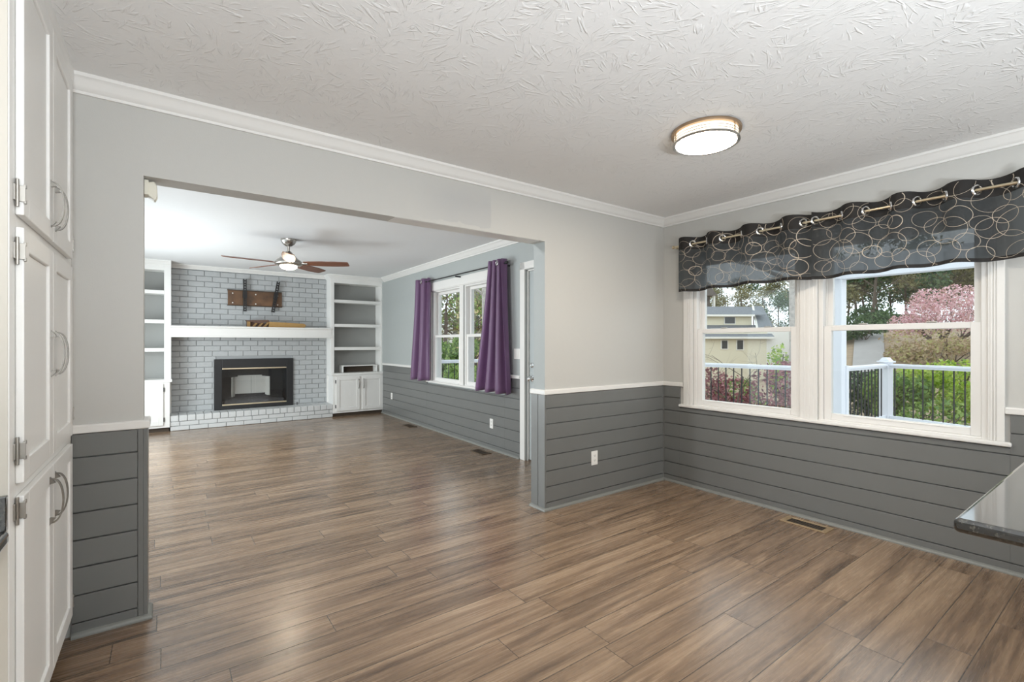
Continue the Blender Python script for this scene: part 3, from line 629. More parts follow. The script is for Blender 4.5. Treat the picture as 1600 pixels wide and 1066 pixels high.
def arm(p0, p1, y):
    a, b = Vector((p0[0], 0, p0[1])), Vector((p1[0], 0, p1[1])); dd = (b-a).normalized(); pp = Vector((dd.z, 0, -dd.x)); L_ = (b-a).length
    mb = MB()
    def bx(s0, s1, t0, t1, ya, yb):
        v = [mb.bm.verts.new(a+dd*s+pp*t+Vector((0, yy, 0))) for yy in (ya, yb) for s, t in ((s0, t0), (s1, t0), (s1, t1), (s0, t1))]
        for f in ((0,1,2,3),(7,6,5,4),(0,4,5,1),(1,5,6,2),(2,6,7,3),(3,7,4,0)): mb.face([v[i] for i in f])
    for t0, t1 in ((-0.024, -0.017), (0.017, 0.024)): bx(0, L_, t0, t1, y, y+0.03)
    bx(0, L_, -0.018, -0.008, y, y+0.004); bx(0, L_, 0.008, 0.018, y, y+0.004)
    n = 13
    for i in range(n): bx(L_*i/n, L_*i/n+L_/n*0.55, -0.009, 0.009, y, y+0.004)
    bx(L_*0.42, L_*0.62, -0.03, 0.03, y+0.012, 8.798)
    return mb
arm((1.037, 1.796), (1.037, 2.317), 8.752).build('bracket_arm', M_black, tv)
arm((1.445, 1.796), (1.530, 2.312), 8.752).build('bracket_arm', M_black, tv)
for x, z in ((0.868, 2.083), (0.868, 1.93), (1.196, 2.08), (1.196, 1.925), (1.523, 2.075), (1.523, 1.925)):
    MB().lathe([(0, -0.008), (0.007, -0.006), (0.011, 0), (0.011, 0.003)], (x, 8.796, z), 12, 'y').build('bolt', M_plate, tv, smooth=True)
# torn carton lying on the mantel
cb = thing('cardboard_carton', (1.46, 8.7, 1.542), 'long flattened brown carton with a dark torn end on the mantel', 'box')
M_card = mat('brown_cardboard', (0.42, 0.25, 0.09), 0.8, noise=0.3, nscale=12); M_cardd = mat('dark_carton_print', (0.12, 0.065, 0.045), 0.7, noise=0.3, nscale=20)
MB().prism([(1.36, 1.542), (1.91, 1.542), (1.935, 1.585), (1.90, 1.612), (1.37, 1.632)], 1, 8.62, 8.74).build('body', M_card, cb, bevel=0.003)
mb = MB().prism([(1.035, 1.648), (1.36, 1.662), (1.37, 1.632), (1.22, 1.60), (1.05, 1.632)], 1, 8.61, 8.74).prism([(1.05, 1.543), (1.36, 1.543), (1.36, 1.60), (1.05, 1.63)], 1, 8.66, 8.72)
mb.build('torn_end', M_cardd, cb)
mb = MB()
for x in (1.12, 1.20, 1.28): mb.prism([(x, 1.545), (x+0.035, 1.545), (x+0.10, 1.628), (x+0.065, 1.632)], 1, 8.625, 8.66)
mb.prism([(1.052, 1.543), (1.095, 1.543), (1.095, 1.625), (1.052, 1.628)], 1, 8.615, 8.66)
mb.build('torn_strip', mat('torn_cardboard_edge', (0.30, 0.18, 0.07), 0.8), cb)

# ------------------------------------------------------------------ bookcases
def shaker(mb, x0, x1, z0, z1, y, rail=0.06, t=0.02):
    mb.box(x0, y, z0, x0+rail, y+t, z1).box(x1-rail, y, z0, x1, y+t, z1).box(x0+rail, y, z0, x1-rail, y+t, z0+rail).box(x0+rail, y, z1-rail, x1-rail, y+t, z1).box(x0+rail, y+0.009, z0+rail, x1-rail, y+t, z1-rail)
def pull_y(x, zc, h, y):
    pts = [(x, y+0.004, zc+h/2)]+[(x, y-0.004-0.024*math.sin(PI*i/10), zc+h/2*math.cos(PI*i/10)) for i in range(11)]+[(x, y+0.004, zc-h/2)]
    return MB().tube(pts, 0.0065, 8)
UF = 8.555; LF = 8.50
def bookcase(name, label, xa, xb, sl, sr, side_l, side_r, doors, slab, handles):
    r = thing(name, ((xa+xb)/2, 8.66, 0), label, 'bookcase'); bk = YB+0.005
    mb = MB()
    # upper carcass: face frame stiles, sides, top
    mb.box(xa, UF, 0.755, sl, UF+0.02, CF-0.005).box(sr, UF, 0.755, xb, UF+0.02, CF-0.005).box(sl, UF, 2.338, sr, UF+0.02, CF-0.005)
    mb.box(xa, UF+0.02, 0.755, xa+0.02, bk, CF-0.005).box(xb-0.02, UF+0.02, 0.755, xb, bk, CF-0.005)
    mb.box(sl-0.006, UF+0.02, 0.755, sl, bk-0.01, 2.40).box(sr, UF+0.02, 0.755, sr+0.006, bk-0.01, 2.40)
    mb.box(sl, UF+0.02, 2.338, sr, bk-0.01, 2.36)
    # lower carcass
    mb.box(side_l, LF, 0.062, side_r, LF+0.02, 0.718).box(side_l, LF+0.02, 0.062, side_l+0.018, bk, 0.718).box(side_r-0.018, LF+0.02, 0.062, side_r, bk, 0.718)
    mb.build('carcass', M_cab, r, bevel=0.002)
    MB().box(sl-0.004, bk-0.012, 0.755, sr+0.004, bk-0.006, 2.36).build('back_panel', M_shelfback, r)
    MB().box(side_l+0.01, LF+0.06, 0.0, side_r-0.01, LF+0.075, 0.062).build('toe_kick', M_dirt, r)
    MB().sweep([(o, u) for o, u in crown_profile(CF, 0.075, 0.055)], [(xb, UF), (xa, UF)] if xa < 0 else [(xb, UF), (xa, UF), (xa, YB)]).build('crown', M_cab, r, smooth=True)
    MB().box(slab[0], LF-0.018, 0.718, slab[1], bk-0.012, 0.757).build('counter_slab', M_cab, r, bevel=0.006)
    for zt in (2.048, 1.622, 1.212): MB().box(sl+0.001, UF+0.006, zt-0.052, sr-0.001, bk-0.013, zt).build('shelf', M_cab, r, bevel=0.002)
    for k, (a, b) in enumerate(doors):
        mb = MB(); shaker(mb, a, b, 0.098, 0.694, LF-0.021); dr = mb.build('door', M_cab, r, bevel=0.003)
        hx = handles[k]
        if hx is not None: pull_y(hx, 0.562, 0.165, LF-0.022).build('handle', M_pull, dr, smooth=True)
        hs = a-0.006 if (k == 0 and len(doors) == 2) else b+0.006
        for zz in (0.612, 0.18): MB().box(hs-0.007, LF-0.018, zz-0.03, hs+0.007, LF-0.001, zz+0.03).build('hinge', M_black, dr, bevel=0.003)
    return r
bookcase('bookcase', 'white built-in bookcase right of the fireplace, two-door base', 2.324, 3.247, 2.381, 3.215, 2.345, 3.25, [(2.395, 2.805), (2.850, 3.245-0.012)], (2.316, 3.252), [2.785, 2.872])
bookcase('bookcase', 'white built-in bookcase left of the fireplace, cut off by the wall stub', -0.925, 0.066, -0.87, -0.017, -0.925, 0.050, [(-0.86, -0.44), (-0.40, -0.026)], (-0.925, 0.078), [-0.46, -0.38])
rb = thing('shelf_riser', (2.85, 8.65, 0.757), 'low open white box riser standing on the right bookcase counter', 'riser')
MB().box(2.535, 8.60, 0.759, 2.553, 8.80, 0.869).build('side_panel', M_cab, rb); MB().box(3.150, 8.60, 0.759, 3.168, 8.80, 0.869).build('side_panel', M_cab, rb)
MB().box(2.535, 8.598, 0.869, 3.168, 8.80, 0.886).build('top_panel', M_cab, rb, bevel=0.002)
MB().box(2.553, 8.78, 0.759, 3.150, 8.795, 0.869).build('back_panel', M_dirt, rb)
struct('trim_21', MB().box(2.322, YB-0.024, 0.225, 2.345, YB, 0.715).box(0.05, YB-0.024, 0.225, 0.070, YB, 0.715), M_white, 'narrow white scribe strips beside the brick', 'trim')

# ------------------------------------------------------------------ pantry at the left
XF, XD = -0.332, -0.314; PY0, PY1 = 1.79, 2.803
pc = thing('pantry_cabinet', (-0.6, 2.3, 0), 'tall white pantry cabinet with six doors at the left edge', 'cabinet')
mb = MB()
mb.box(XF-0.02, PY0, 0.10, XF, 1.862, CE-0.004).box(XF-0.02, 2.672, 0.10, XF, PY1, CE-0.004)
for z0, z1 in ((0.10, 0.155), (0.845, 0.91), (1.58, 1.645), (2.385, CE-0.004)): mb.box(XF-0.02, 1.862, z0, XF, 2.672, z1)
mb.box(XF-0.03, 1.862, 0.155, XF-0.02, 2.672, 2.385)
mb.box(XL+0.002, PY0+0.002, 0.0, XF-0.02, PY0+0.02, CE-0.004)
mb.build('face_frame', M_cab, pc, bevel=0.0015)
MB().box(XL+0.002, PY0-0.004, 0.0, XF-0.003, PY0-0.0005, CE-0.004).build('side_panel', M_beige, pc)
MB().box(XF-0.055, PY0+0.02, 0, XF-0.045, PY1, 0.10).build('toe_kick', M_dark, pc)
mb = MB().sweep([(0, CE), (0, CE-0.05), (0.008, CE-0.05), (0.016, CE-0.02), (0.016, CE)], [(XF, PY1), (XF, PY0-0.0)]); 
def pull_x(y, zc, h, mb=None):
    # arched strap pull with flared feet, standing out along +x
    mb = MB(); n = 14; wv = 0.006
    rows = []
    for i in range(n+1):
        t = i/n; z = zc+h/2*math.cos(PI*t)*1.0; out = 0.034*math.sin(PI*t)**0.75
        th = 0.0035+0.010*(abs(2*t-1)**6)
        rows.append((z, out, th))
    vs_ = []
    for z, out, th in rows:
        x = XD+out
        vs_.append([mb.bm.verts.new((x+0.001, y-wv, z)), mb.bm.verts.new((x+0.001, y+wv, z)), mb.bm.verts.new((max(XD-0.001, x-th), y+wv, z)), mb.bm.verts.new((max(XD-0.001, x-th), y-wv, z))])
    for r0, r1 in zip(vs_, vs_[1:]):
        for j in range(4): mb.face([r0[j], r0[(j+1) % 4], r1[(j+1) % 4], r1[j]])
    mb.face(vs_[0]); mb.face(vs_[-1][::-1])
    for s in (1, -1):
        z0 = zc+s*h/2; mb.prism([(XD-0.001, z0+s*0.006), (XD+0.014, z0-s*0.016), (XD-0.001, z0-s*0.020)], 1, y-wv, y+wv)
    return mb
def hinge(y, z):
    mb = MB()
    mb.tube([(XF+0.006, y-0.008, z-0.038), (XF+0.006, y-0.008, z+0.038)], 0.0042, 8)
    mb.box(XF-0.0005, y-0.022, z-0.022, XF+0.004, y-0.004, z+0.022)
    mb.box(XF+0.002, y-0.004, z-0.022, XD+0.003, y+0.002, z+0.022)
    mb.box(XD-0.001, y-0.002, z-0.026, XD+0.004, y+0.011, z-0.016).box(XD-0.001, y-0.002, z+0.016, XD+0.004, y+0.011, z+0.026)
    return mb
def pdoor(y0, y1, z0, z1, hy, hz, hinges, side):
    mb = MB(); rl = 0.062; x0, x1 = XF+0.0005, XD
    mb.box(x0, y0, z0, x1, y0+rl, z1).box(x0, y1-rl, z0, x1, y1, z1).box(x0, y0+rl, z0, x1, y1-rl, z0+rl).box(x0, y0+rl, z1-rl, x1, y1-rl, z1).box(x0, y0+rl, z0+rl, x1-0.008, y1-rl, z1-rl)
    dr = mb.build('door', M_cab, pc, bevel=0.003)
    pull_x(hy, hz, 0.152).build('handle', M_pull, dr, smooth=True)
    for z in hinges: hinge(side, z).build('hinge', M_nickel, dr, bevel=0.001)
Yg = 2.268
pdoor(1.846, Yg-0.003, 1.630, 2.372, 2.225, 1.752, (1.688, 2.31), 1.846)
pdoor(Yg+0.003, 2.692, 1.630, 2.372, 2.305, 1.752, (1.688,), 2.692)
pdoor(1.846, Yg-0.003, 0.895, 1.597, 2.228, 1.243, (0.985, 1.530), 1.846)
pdoor(Yg+0.003, 2.692, 0.895, 1.597, 2.308, 1.243, (0.985,), 2.692)
pdoor(1.846, Yg-0.003, 0.140, 0.860, 2.210, 0.748, (0.200, 0.822), 1.846)
pdoor(Yg+0.003, 2.692, 0.140, 0.860, 2.300, 0.748, (0.200,), 2.692)
mb.build('top_moulding', M_cab, pc)
kc = thing('kitchen_counter', (-0.65, 1.3, 0), 'black granite counter end with backsplash against the pantry side', 'counter')
MB().box(XL+0.003, 0.35, 0.752, XF+0.0015, PY0-0.003, 0.790).build('counter_top', M_granite, kc, bevel=0.012, seg=4)
MB().box(XL+0.003, PY0-0.022, 0.790, -0.334, PY0-0.002, 0.881).build('backsplash', M_granite, kc, bevel=0.002)
MB().box(XL+0.003, 0.37, 0.10, -0.372, PY0-0.004, 0.752).build('base_cabinet', M_cab, kc)
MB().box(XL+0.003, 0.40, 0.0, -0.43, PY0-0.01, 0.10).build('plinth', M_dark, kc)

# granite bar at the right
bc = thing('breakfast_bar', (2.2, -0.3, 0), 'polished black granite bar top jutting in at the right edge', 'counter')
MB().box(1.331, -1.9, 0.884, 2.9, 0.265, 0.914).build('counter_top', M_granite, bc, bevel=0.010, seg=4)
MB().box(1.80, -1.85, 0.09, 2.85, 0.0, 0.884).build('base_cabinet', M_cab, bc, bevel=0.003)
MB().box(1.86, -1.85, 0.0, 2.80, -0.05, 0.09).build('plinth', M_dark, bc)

# ------------------------------------------------------------------ dining ceiling lamp
LX, LY = 2.40, 1.493
M_diff = mat('frosted_lit_diffuser', (0.9, 0.88, 0.82), 0.5, emit=(1.0, 0.875, 0.72), estr=LAMP_E)
M_diffs = mat('frosted_lit_diffuser_side', (0.9, 0.85, 0.75), 0.5, emit=(1.0, 0.84, 0.62), estr=1.6)
cl = thing('ceiling_light', (LX, LY, CE), 'round flush ceiling lamp with frosted drum and bronze bands', 'ceiling lamp')
MB().lathe([(0, 0), (0.180, 0), (0.182, -0.006), (0.180, -0.016), (0.165, -0.018), (0, -0.018)], (LX, LY, CE-0.001), 64).build('base_ring', M_bronze, cl, smooth=True)
MB().lathe([(0.163, -0.016), (0.163, -0.066)], (LX, LY, CE), 64).build('drum_shade', M_diffs, cl, smooth=True)
MB().lathe([(0.156, -0.0665), (0.150, -0.070), (0.10, -0.074), (0, -0.076)], (LX, LY, CE), 64).build('diffuser', M_diff, cl, smooth=True)
MB().lathe([(0.156, -0.062), (0.172, -0.062), (0.173, -0.070), (0.166, -0.073), (0.156, -0.070), (0.156, -0.062)], (LX, LY, CE), 64).build('rim_ring', M_nickel, cl, smooth=True)
for h in (-0.034, -0.048): MB().torus((LX, LY, CE+h), 0.1665, 0.0018, (0, 0, 1), 64, 6).build('band', M_nickel, cl, smooth=True)
for k in range(3):
    a = math.radians(28+120*k); cx, cy = LX+0.169*math.cos(a), LY+0.169*math.sin(a)
    MB().tube([(cx, cy, CE-0.014), (cx, cy, CE-0.064)], 0.003).build('strut', M_bronze, cl)

# ------------------------------------------------------------------ ceiling fan
FX, FY = 1.150, 5.975; zb = 2.205
cf = thing('ceiling_fan', (FX, FY, CF), 'brushed nickel ceiling fan with brown blades and lit dome', 'ceiling fan')
MB().lathe([(0, 0), (0.083, 0), (0.083, -0.012), (0.078, -0.03), (0.062, -0.055), (0.035, -0.075), (0.022, -0.080), (0, -0.080)], (FX, FY, CF-0.001), 40).build('canopy', M_nickel, cf, smooth=True)
MB().tube([(FX, FY, CF-0.07), (FX, FY, 2.335)], 0.014, 16).build('downrod', M_nickel, cf, smooth=True)
MB().lathe([(0.016, 2.345), (0.030, 2.338), (0.050, 2.312), (0.085, 2.272), (0.092, 2.268), (0.090, 2.262), (0.125, 2.240), (0.150, 2.215), (0.152, 2.205), (0.146, 2.190), (0.120, 2.176), (0.10, 2.172), (0, 2.172)], (FX, FY, 0), 48).build('motor_housing', M_nickel, cf, smooth=True)
M_dome = mat('lit_fan_dome', (0.9, 0.88, 0.82), 0.4, emit=(1.0, 0.88, 0.68), estr=FAN_E)
MB().lathe([(0.092, 2.172), (0.088, 2.157), (0.070, 2.142), (0.042, 2.133), (0, 2.130)], (FX, FY, 0), 40).build('light_dome', M_dome, cf, smooth=True)
for k, ang in enumerate((43, 115, 187, 259, 331)):
    a = math.radians(ang); ca, sa = math.cos(a), math.sin(a); mb = MB(); pitch = math.radians(-13)
    prof = [(0.17, 0.045), (0.24, 0.058), (0.36, 0.068), (0.50, 0.069), (0.60, 0.062), (0.660, 0.055), (0.672, 0.042)]
    top, bot = [], []
    for z_off, lst in ((0.004, top), (-0.004, bot)):
        for rr, hw in prof:
            row = []
            for s in (-1, 0, 1):
                w_ = hw*s; zz = zb+z_off+w_*math.sin(pitch)
                row.append(mb.bm.verts.new((FX+rr*ca-w_*math.cos(pitch)*sa, FY+rr*sa+w_*math.cos(pitch)*ca, zz)))
            lst.append(row)
    for i in range(len(prof)-1):
        for j in range(2):
            mb.face([top[i][j], top[i][j+1], top[i+1][j+1], top[i+1][j]]); mb.face([bot[i][j], bot[i+1][j], bot[i+1][j+1], bot[i][j+1]])
        mb.face([top[i][0], top[i+1][0], bot[i+1][0], bot[i][0]]); mb.face([top[i][2], bot[i][2], bot[i+1][2], top[i+1][2]])
    mb.face([top[0][0], bot[0][0], bot[0][1], top[0][1]]); mb.face([top[0][1], bot[0][1], bot[0][2], top[0][2]])
    mb.face([top[-1][0], top[-1][1], bot[-1][1], bot[-1][0]]); mb.face([top[-1][1], top[-1][2], bot[-1][2], bot[-1][1]])
    bl = mb.build('blade', M_blade, cf)
    MB().box(0.13, -0.018, -0.004, 0.21, 0.018, 0.004).build('blade_iron', M_nickel, bl, W=lambda v, ca=ca, sa=sa: Vector((FX+v[0]*ca-v[1]*sa, FY+v[0]*sa+v[1]*ca, zb-0.006+v[2]-v[1]*0.2)))

# ------------------------------------------------------------------ valances on their rod
VX, VZ, VA = 3.690, 2.140, 0.042
g1 = [2.418, 2.285, 2.144, 1.988, 1.841, 1.688, 1.533]; g2 = [1.456, 1.297, 1.157, 1.029, 0.896, 0.767, 0.633, 0.479]
rod = thing('curtain_rod', (VX, 1.4, VZ), 'slim champagne metal curtain rod above the dining windows', 'curtain rod')
MB().tube([(VX, 0.18, VZ), (VX, 2.60, VZ)], 0.0085, 14).build('rod', M_brass, rod, smooth=True)
for y in (2.612, 0.168): MB().lathe([(0, -0.016), (0.012, -0.010), (0.016, 0), (0.012, 0.010), (0, 0.016)], (VX, y, VZ), 16, 'y').build('finial', M_brass, rod, smooth=True)
for y in (2.585, 0.20):
    MB().box(VX-0.004, y-0.008, VZ-0.016, XW, y+0.008, VZ-0.008).box(XW-0.006, y-0.018, VZ-0.05, XW, y+0.018, VZ+0.03).build('bracket', M_brass, rod, bevel=0.002)
def valance(label, gs, ya, yb, parity, seed):
    # ya > yb ; fabric weaves over and under the rod at the grommets gs
    r = thing('window_valance', (VX, (ya+yb)/2, VZ), label, 'valance', 'black sheer valances over the dining windows')
    zt, zbm = VZ+0.062, VZ-0.405
    knots = [2*gs[0]-gs[1] if False else gs[0]+0.14]+gs+[gs[-1]-0.14]
    def ph(y):
        for i, (a, b) in enumerate(zip(knots, knots[1:])):
            if a >= y >= b or i == len(knots)-2: return i+(a-y)/(a-b)
        return 0
    def ph2(y):
        if y > knots[0]: return 0-(y-knots[0])/0.14
        return ph(y)
    def SX(y, z):
        p = ph2(y); v = (zt-z)/(zt-zbm)
        s_ = math.sin(PI*p)*(-1 if parity else 1)     # + towards the wall
        s_ = math.copysign(abs(s_)**0.8, s_)
        amp = VA*(1-0.25*v)
        return VX + s_*amp + 0.006*v*math.sin(17*y+seed)+0.004*v*math.sin(41*y+2*seed)
    def TZ(y): return zt + 0.006*math.sin(PI*ph2(y)*1.0+0.5)
    def BZ(y): return zbm + 0.003*math.sin(PI*ph2(y)+1.0)+0.005*math.sin(5*y+seed)
    ny = int((ya-yb)/0.008); zsf = [0, 0.02, 0.06, 0.12, 0.18, 0.22, 0.30, 0.4, 0.5, 0.6, 0.7, 0.8, 0.9, 0.952, 1.0]
    mb = MB(); grid = []
    for i in range(ny+1):
        y = ya+(yb-ya)*i/ny
        row = []
        for q in zsf:
            z = TZ(y)+(BZ(y)-TZ(y))*q; row.append(mb.bm.verts.new((SX(y, z), y, z)))
        grid.append(row)
    for i in range(ny):
        for j in range(len(zsf)-1):
            mb.mi = 1 if (zsf[j] < 0.215 or zsf[j] >= 0.95) else 0
            mb.face([grid[i][j], grid[i+1][j], grid[i+1][j+1], grid[i][j+1]])
    fab = mb.build('fabric', [M_sheer, M_hem], r, smooth=True)
    # embroidered rings, conforming to the folds
    rg = random.Random(seed); th = MB(); rings = []
    n = int((ya-yb)/0.0215)
    for i in range(n):
        y = ya-(i+0.5)*(ya-yb)/n+rg.uniform(-0.02, 0.02); z = zbm+((i*0.618+rg.uniform(-0.06, 0.06)) % 1.0)*(zt-zbm)
        rings.append((y, z, rg.choice((0.040, 0.048, 0.058, 0.068, 0.074))))
    for y, z, R in rings:
        seq = []; wd = rg.choice((0.0008, 0.0009, 0.0011, 0.0020))
        for k in range(49):
            a = 2*PI*k/48; yy, zz = y+R*1.12*math.cos(a), z+R*math.sin(a)
            if yb+0.003 < yy < ya-0.003 and BZ(yy)+0.004 < zz < TZ(yy)-0.004:
                seq.append((yy, zz, math.cos(a), math.sin(a)))
            else: seq.append(None)
        prev = None
        for sgl in seq:
            if sgl is None: prev = None; continue
            yy, zz, ny_, nz_ = sgl; cur = []
            for e in (-wd, wd):
                y2, z2 = yy+ny_*e, zz+nz_*e; cur.append(th.bm.verts.new((SX(y2, z2)-0.0016, y2, z2)))
            if prev: th.face([prev[0], cur[0], cur[1], prev[1]])
            prev = cur
    th.build('ring_embroidery', M_thread, r)
    for i, y in enumerate(gs):
        d1 = (SX(y-0.004, VZ)-SX(y+0.004, VZ))/0.008
        ax = Vector((1, d1, 0)).normalized() if True else 0
        n_ = Vector((1, -d1*-1, 0)).normalized()
        MB().torus((SX(y, VZ)-0.001, y, VZ), 0.0250, 0.0068, (1, (SX(y+0.004, VZ)-SX(y-0.004, VZ))/-0.008, 0), 24, 8).build('grommet', M_chrome, r, smooth=True)
    return r
# between the 1st and 2nd grommet the rod shows, so the fabric lies towards the wall there
valance('left black sheer valance with beige ring embroidery, over the house window', g1, 2.558, 1.489, 1, 11)
valance('right black sheer valance with beige ring embroidery, running out of the frame', g2, 1.474, 0.405, 1, 29)

# ------------------------------------------------------------------ purple curtains
RX, RZ = -0.095, 2.185
r2 = thing('curtain_rod', FW((RX, 5.5, RZ)), 'thin black curtain rod above the family room windows', 'curtain rod')
MB().tube([(RX, 4.36, RZ-0.005), (RX, 6.72, RZ+0.005)], 0.008, 12).build('rod', M_black, r2, W=FW, smooth=True)
for y in (4.35, 6.73): MB().lathe([(0, -0.025), (0.014, -0.018), (0.017, 0), (0.014, 0.018), (0, 0.025)], (RX, y, RZ), 14, 'y').build('finial', M_black, r2, W=FW, smooth=True)
for y in (4.42, 5.54, 6.68): MB().box(RX-0.004, y-0.006, RZ-0.03, 0, y+0.006, RZ-0.012).build('bracket', M_black, r2, W=FW)
def curtain(label, ta, tb, ba, bb, folds, zt, zbm, seed, amp0, amp1, rings_at, bias):
    r = thing('curtain', FW((RX, (ta+tb)/2, RZ)), label, 'curtain', 'purple curtains beside the family room window')
    mb = MB(); ns, nz = folds*16, 30; grid = []
    for i in range(ns+1):
        s = i/ns; row = []
        for j in range(nz+1):
            v = j/nz; z = zt+(zbm-zt)*v; e = v**1.25
            a = ta+(ba-ta)*e; b = tb+(bb-tb)*e
            ph = 2*PI*folds*s+bias+0.5*v*math.sin(3*s+seed)
            am = amp0+(amp1-amp0)*v
            y = a+(b-a)*s+am*0.25*math.sin(2*ph)
            x = RX+am*math.sin(ph)+0.010*v*math.sin(9*s+4*v+seed)
            row.append(mb.bm.verts.new((x, y, z+0.008*math.sin(ph)*v)))
        grid.append(row)
    for i in range(ns):
        for j in range(nz): mb.face([grid[i][j], grid[i+1][j], grid[i+1][j+1], grid[i][j+1]])
    o = mb.build('fabric', M_purple, r, W=FW, smooth=True)
    sd = o.modifiers.new('thick', 'SOLIDIFY'); sd.thickness = 0.002; sd.offset = 0
    for s in rings_at:
        y = ta+(tb-ta)*s; x = RX+amp0*math.sin(2*PI*folds*s+bias)
        c0 = FW((x-0.004, y, RZ)); nrm = FW((1, y, 0))-FW((0, y+0.15, 0))
        MB().torus(c0, 0.024, 0.006, nrm, 20, 8).build('grommet', M_chrome, r, smooth=True)
curtain('narrow purple curtain left of the family room window, sunlit', 6.745, 6.35, 6.90, 6.40, 2, 2.24, 0.725, 1.0, 0.050, 0.055, (0.59,), 3.58)
curtain('wide dark purple curtain right of the family room window, flaring out below', 4.655, 4.380, 4.95, 4.295, 3, 2.235, 0.71, 2.2, 0.050, 0.052, (0.69,), 4.27)

# ------------------------------------------------------------------ outlets, switch, vents, sensor
def outlet(W, loc, label, group='white outlet covers', sw=False):
    # local frame: face towards -x ; W maps to world
    r = thing('light_switch' if sw else 'wall_outlet', W((0, 0, 0)), label, 'switch' if sw else 'outlet', None if sw else group)
    wd = 0.058 if sw else 0.036
    MB().box(-0.006, -wd, -0.058, 0, wd, 0.058).build('cover_plate', M_plate, r, W=W, bevel=0.003)
    for c in ((-0.023, 0.023) if sw else (0,)):
        if sw: MB().box(-0.010, c-0.016, -0.033, -0.006, c+0.016, 0.033).build('rocker', M_plate, r, W=W, bevel=0.003)
        else:
            for z in (0.020, -0.020):
                re = MB().prism([(0.017*math.cos(a), z+0.014*max(-0.85, min(0.85, math.sin(a)))) for a in [2*PI*k/20 for k in range(20)]], 0, -0.008, -0.006).build('receptacle', M_plate, r, W=W)
                MB().box(-0.0085, -0.008, z-0.001, -0.008, -0.005, z+0.007).box(-0.0085, 0.005, z-0.001, -0.008, 0.008, z+0.007).box(-0.0085, -0.002, z-0.009, -0.008, 0.002, z-0.005).build('slot', M_slot, re, W=W)
    return r
outlet(lambda v: Vector((2.866-v[1], YP-0.016+v[0], 0.332+v[2])), None, 'white outlet on the shiplap right of the opening')
outlet(lambda v: FW((v[0]-0.016, 4.781+v[1], 0.315+v[2])), None, 'white outlet under the wide purple curtain')
outlet(lambda v: FW((v[0]-0.016, 8.03+v[1], 0.352+v[2])), None, 'white outlet close to the right bookcase')
outlet(lambda v: FW((v[0], 4.275+v[1], 1.162+v[2])), None, 'white double rocker switch beside the door casing', sw=True)

def floor_vent(cx, cy, lx, ly, m, label, rot=0.0):
    r = thing('floor_vent', (cx, cy, 0), label, 'floor register', 'floor registers along the window walls')
    def W(v): c_, s_ = math.cos(rot), math.sin(rot); return Vector((cx+v[0]*c_-v[1]*s_, cy+v[0]*s_+v[1]*c_, v[2]))
    t = 0.022
    MB().box(-lx/2, -ly/2, 0, -lx/2+t, ly/2, 0.006).box(lx/2-t, -ly/2, 0, lx/2, ly/2, 0.006).box(-lx/2+t, -ly/2, 0, lx/2-t, -ly/2+t*1.6, 0.006).box(-lx/2+t, ly/2-t*1.6, 0, lx/2-t, ly/2, 0.006).build('frame', m, r, W=W, bevel=0.002)
    MB().box(-lx/2+t, -ly/2+t, 0.0003, lx/2-t, ly/2-t, 0.0008).build('duct_opening', M_slot, r, W=W)
    mb = MB(); n = 13; y0, y1 = -ly/2+t*1.6, ly/2-t*1.6
    for i in range(1, n): yy = y0+(y1-y0)*i/n; mb.box(-lx/2+t, yy-0.0025, 0.001, lx/2-t, yy+0.0025, 0.0022)
    mb.box(-0.002, y0, 0.001, 0.002, y1, 0.0024); mb.build('grille', M_ventd, r, W=W)
floor_vent(3.655, 1.50, 0.135, 0.30, M_vent, 'tan floor register below the left dining window')
floor_vent(2.995, 4.75, 0.13, 0.28, M_ventd, 'dark floor register below the wide purple curtain', -A)
floor_vent(3.055, 6.90, 0.13, 0.28, M_ventd, 'dark floor register below the narrow purple curtain', -A)
sn = thing('motion_sensor', (OL+0.03, 2.87, 1.98), 'white wedge motion sensor at the top left of the opening', 'sensor')
M_ivory = mat('ivory_plastic', (0.78, 0.76, 0.66), 0.4)
MB().prism([(OL+0.001, 2.845), (OL+0.001, 2.915), (OL+0.012, 2.915), (OL+0.018, 2.845)], 2, 1.985, 2.055).build('mount', M_ivory, sn, bevel=0.002)
MB().prism([(OL+0.012, 2.045), (OL+0.040, 2.055), (OL+0.050, 2.03), (OL+0.052, 1.985), (OL+0.042, 1.962), (OL+0.012, 1.985)], 1, 2.85, 2.91).build('housing', M_ivory, sn, bevel=0.006, seg=3)

# ================================================================== outside
def ground_z(x, y):
    r = math.hypot(x, y); az = math.atan2(y, x)
    k = min(1, max(0, (0.46-az)/0.12)); k = k*k*(3-2*k)
    t = min(1, max(0, (r-13)/40)); rise = 4.2*(t*t*(3-2*t))
    flat = -1.3-0.9*min(1, max(0, (r-12)/20))
    return flat*(1-k)+(-1.3+rise)*k
mb = MB(); gx = [4.2+1.6*i for i in range(60)]; gy = [-25+1.8*j for j in range(75)]
gv_ = [[mb.bm.verts.new((x, y, ground_z(x, y))) for y in gy] for x in gx]
for i in range(len(gx)-1):
    for j in range(len(gy)-1): mb.face([gv_[i][j], gv_[i+1][j], gv_[i+1][j+1], gv_[i][j+1]])
tag(mb.build('ground', M_ground, None, smooth=True), 'leaf-littered hillside outside the windows', 'ground', None, 'structure')
def dirv(u): dx = (u-800)/745.0; return (dx*0.8090+0.5878, 0.8090-dx*0.5878)
def place(u, t): a = dirv(u); return (a[0]*t, a[1]*t)
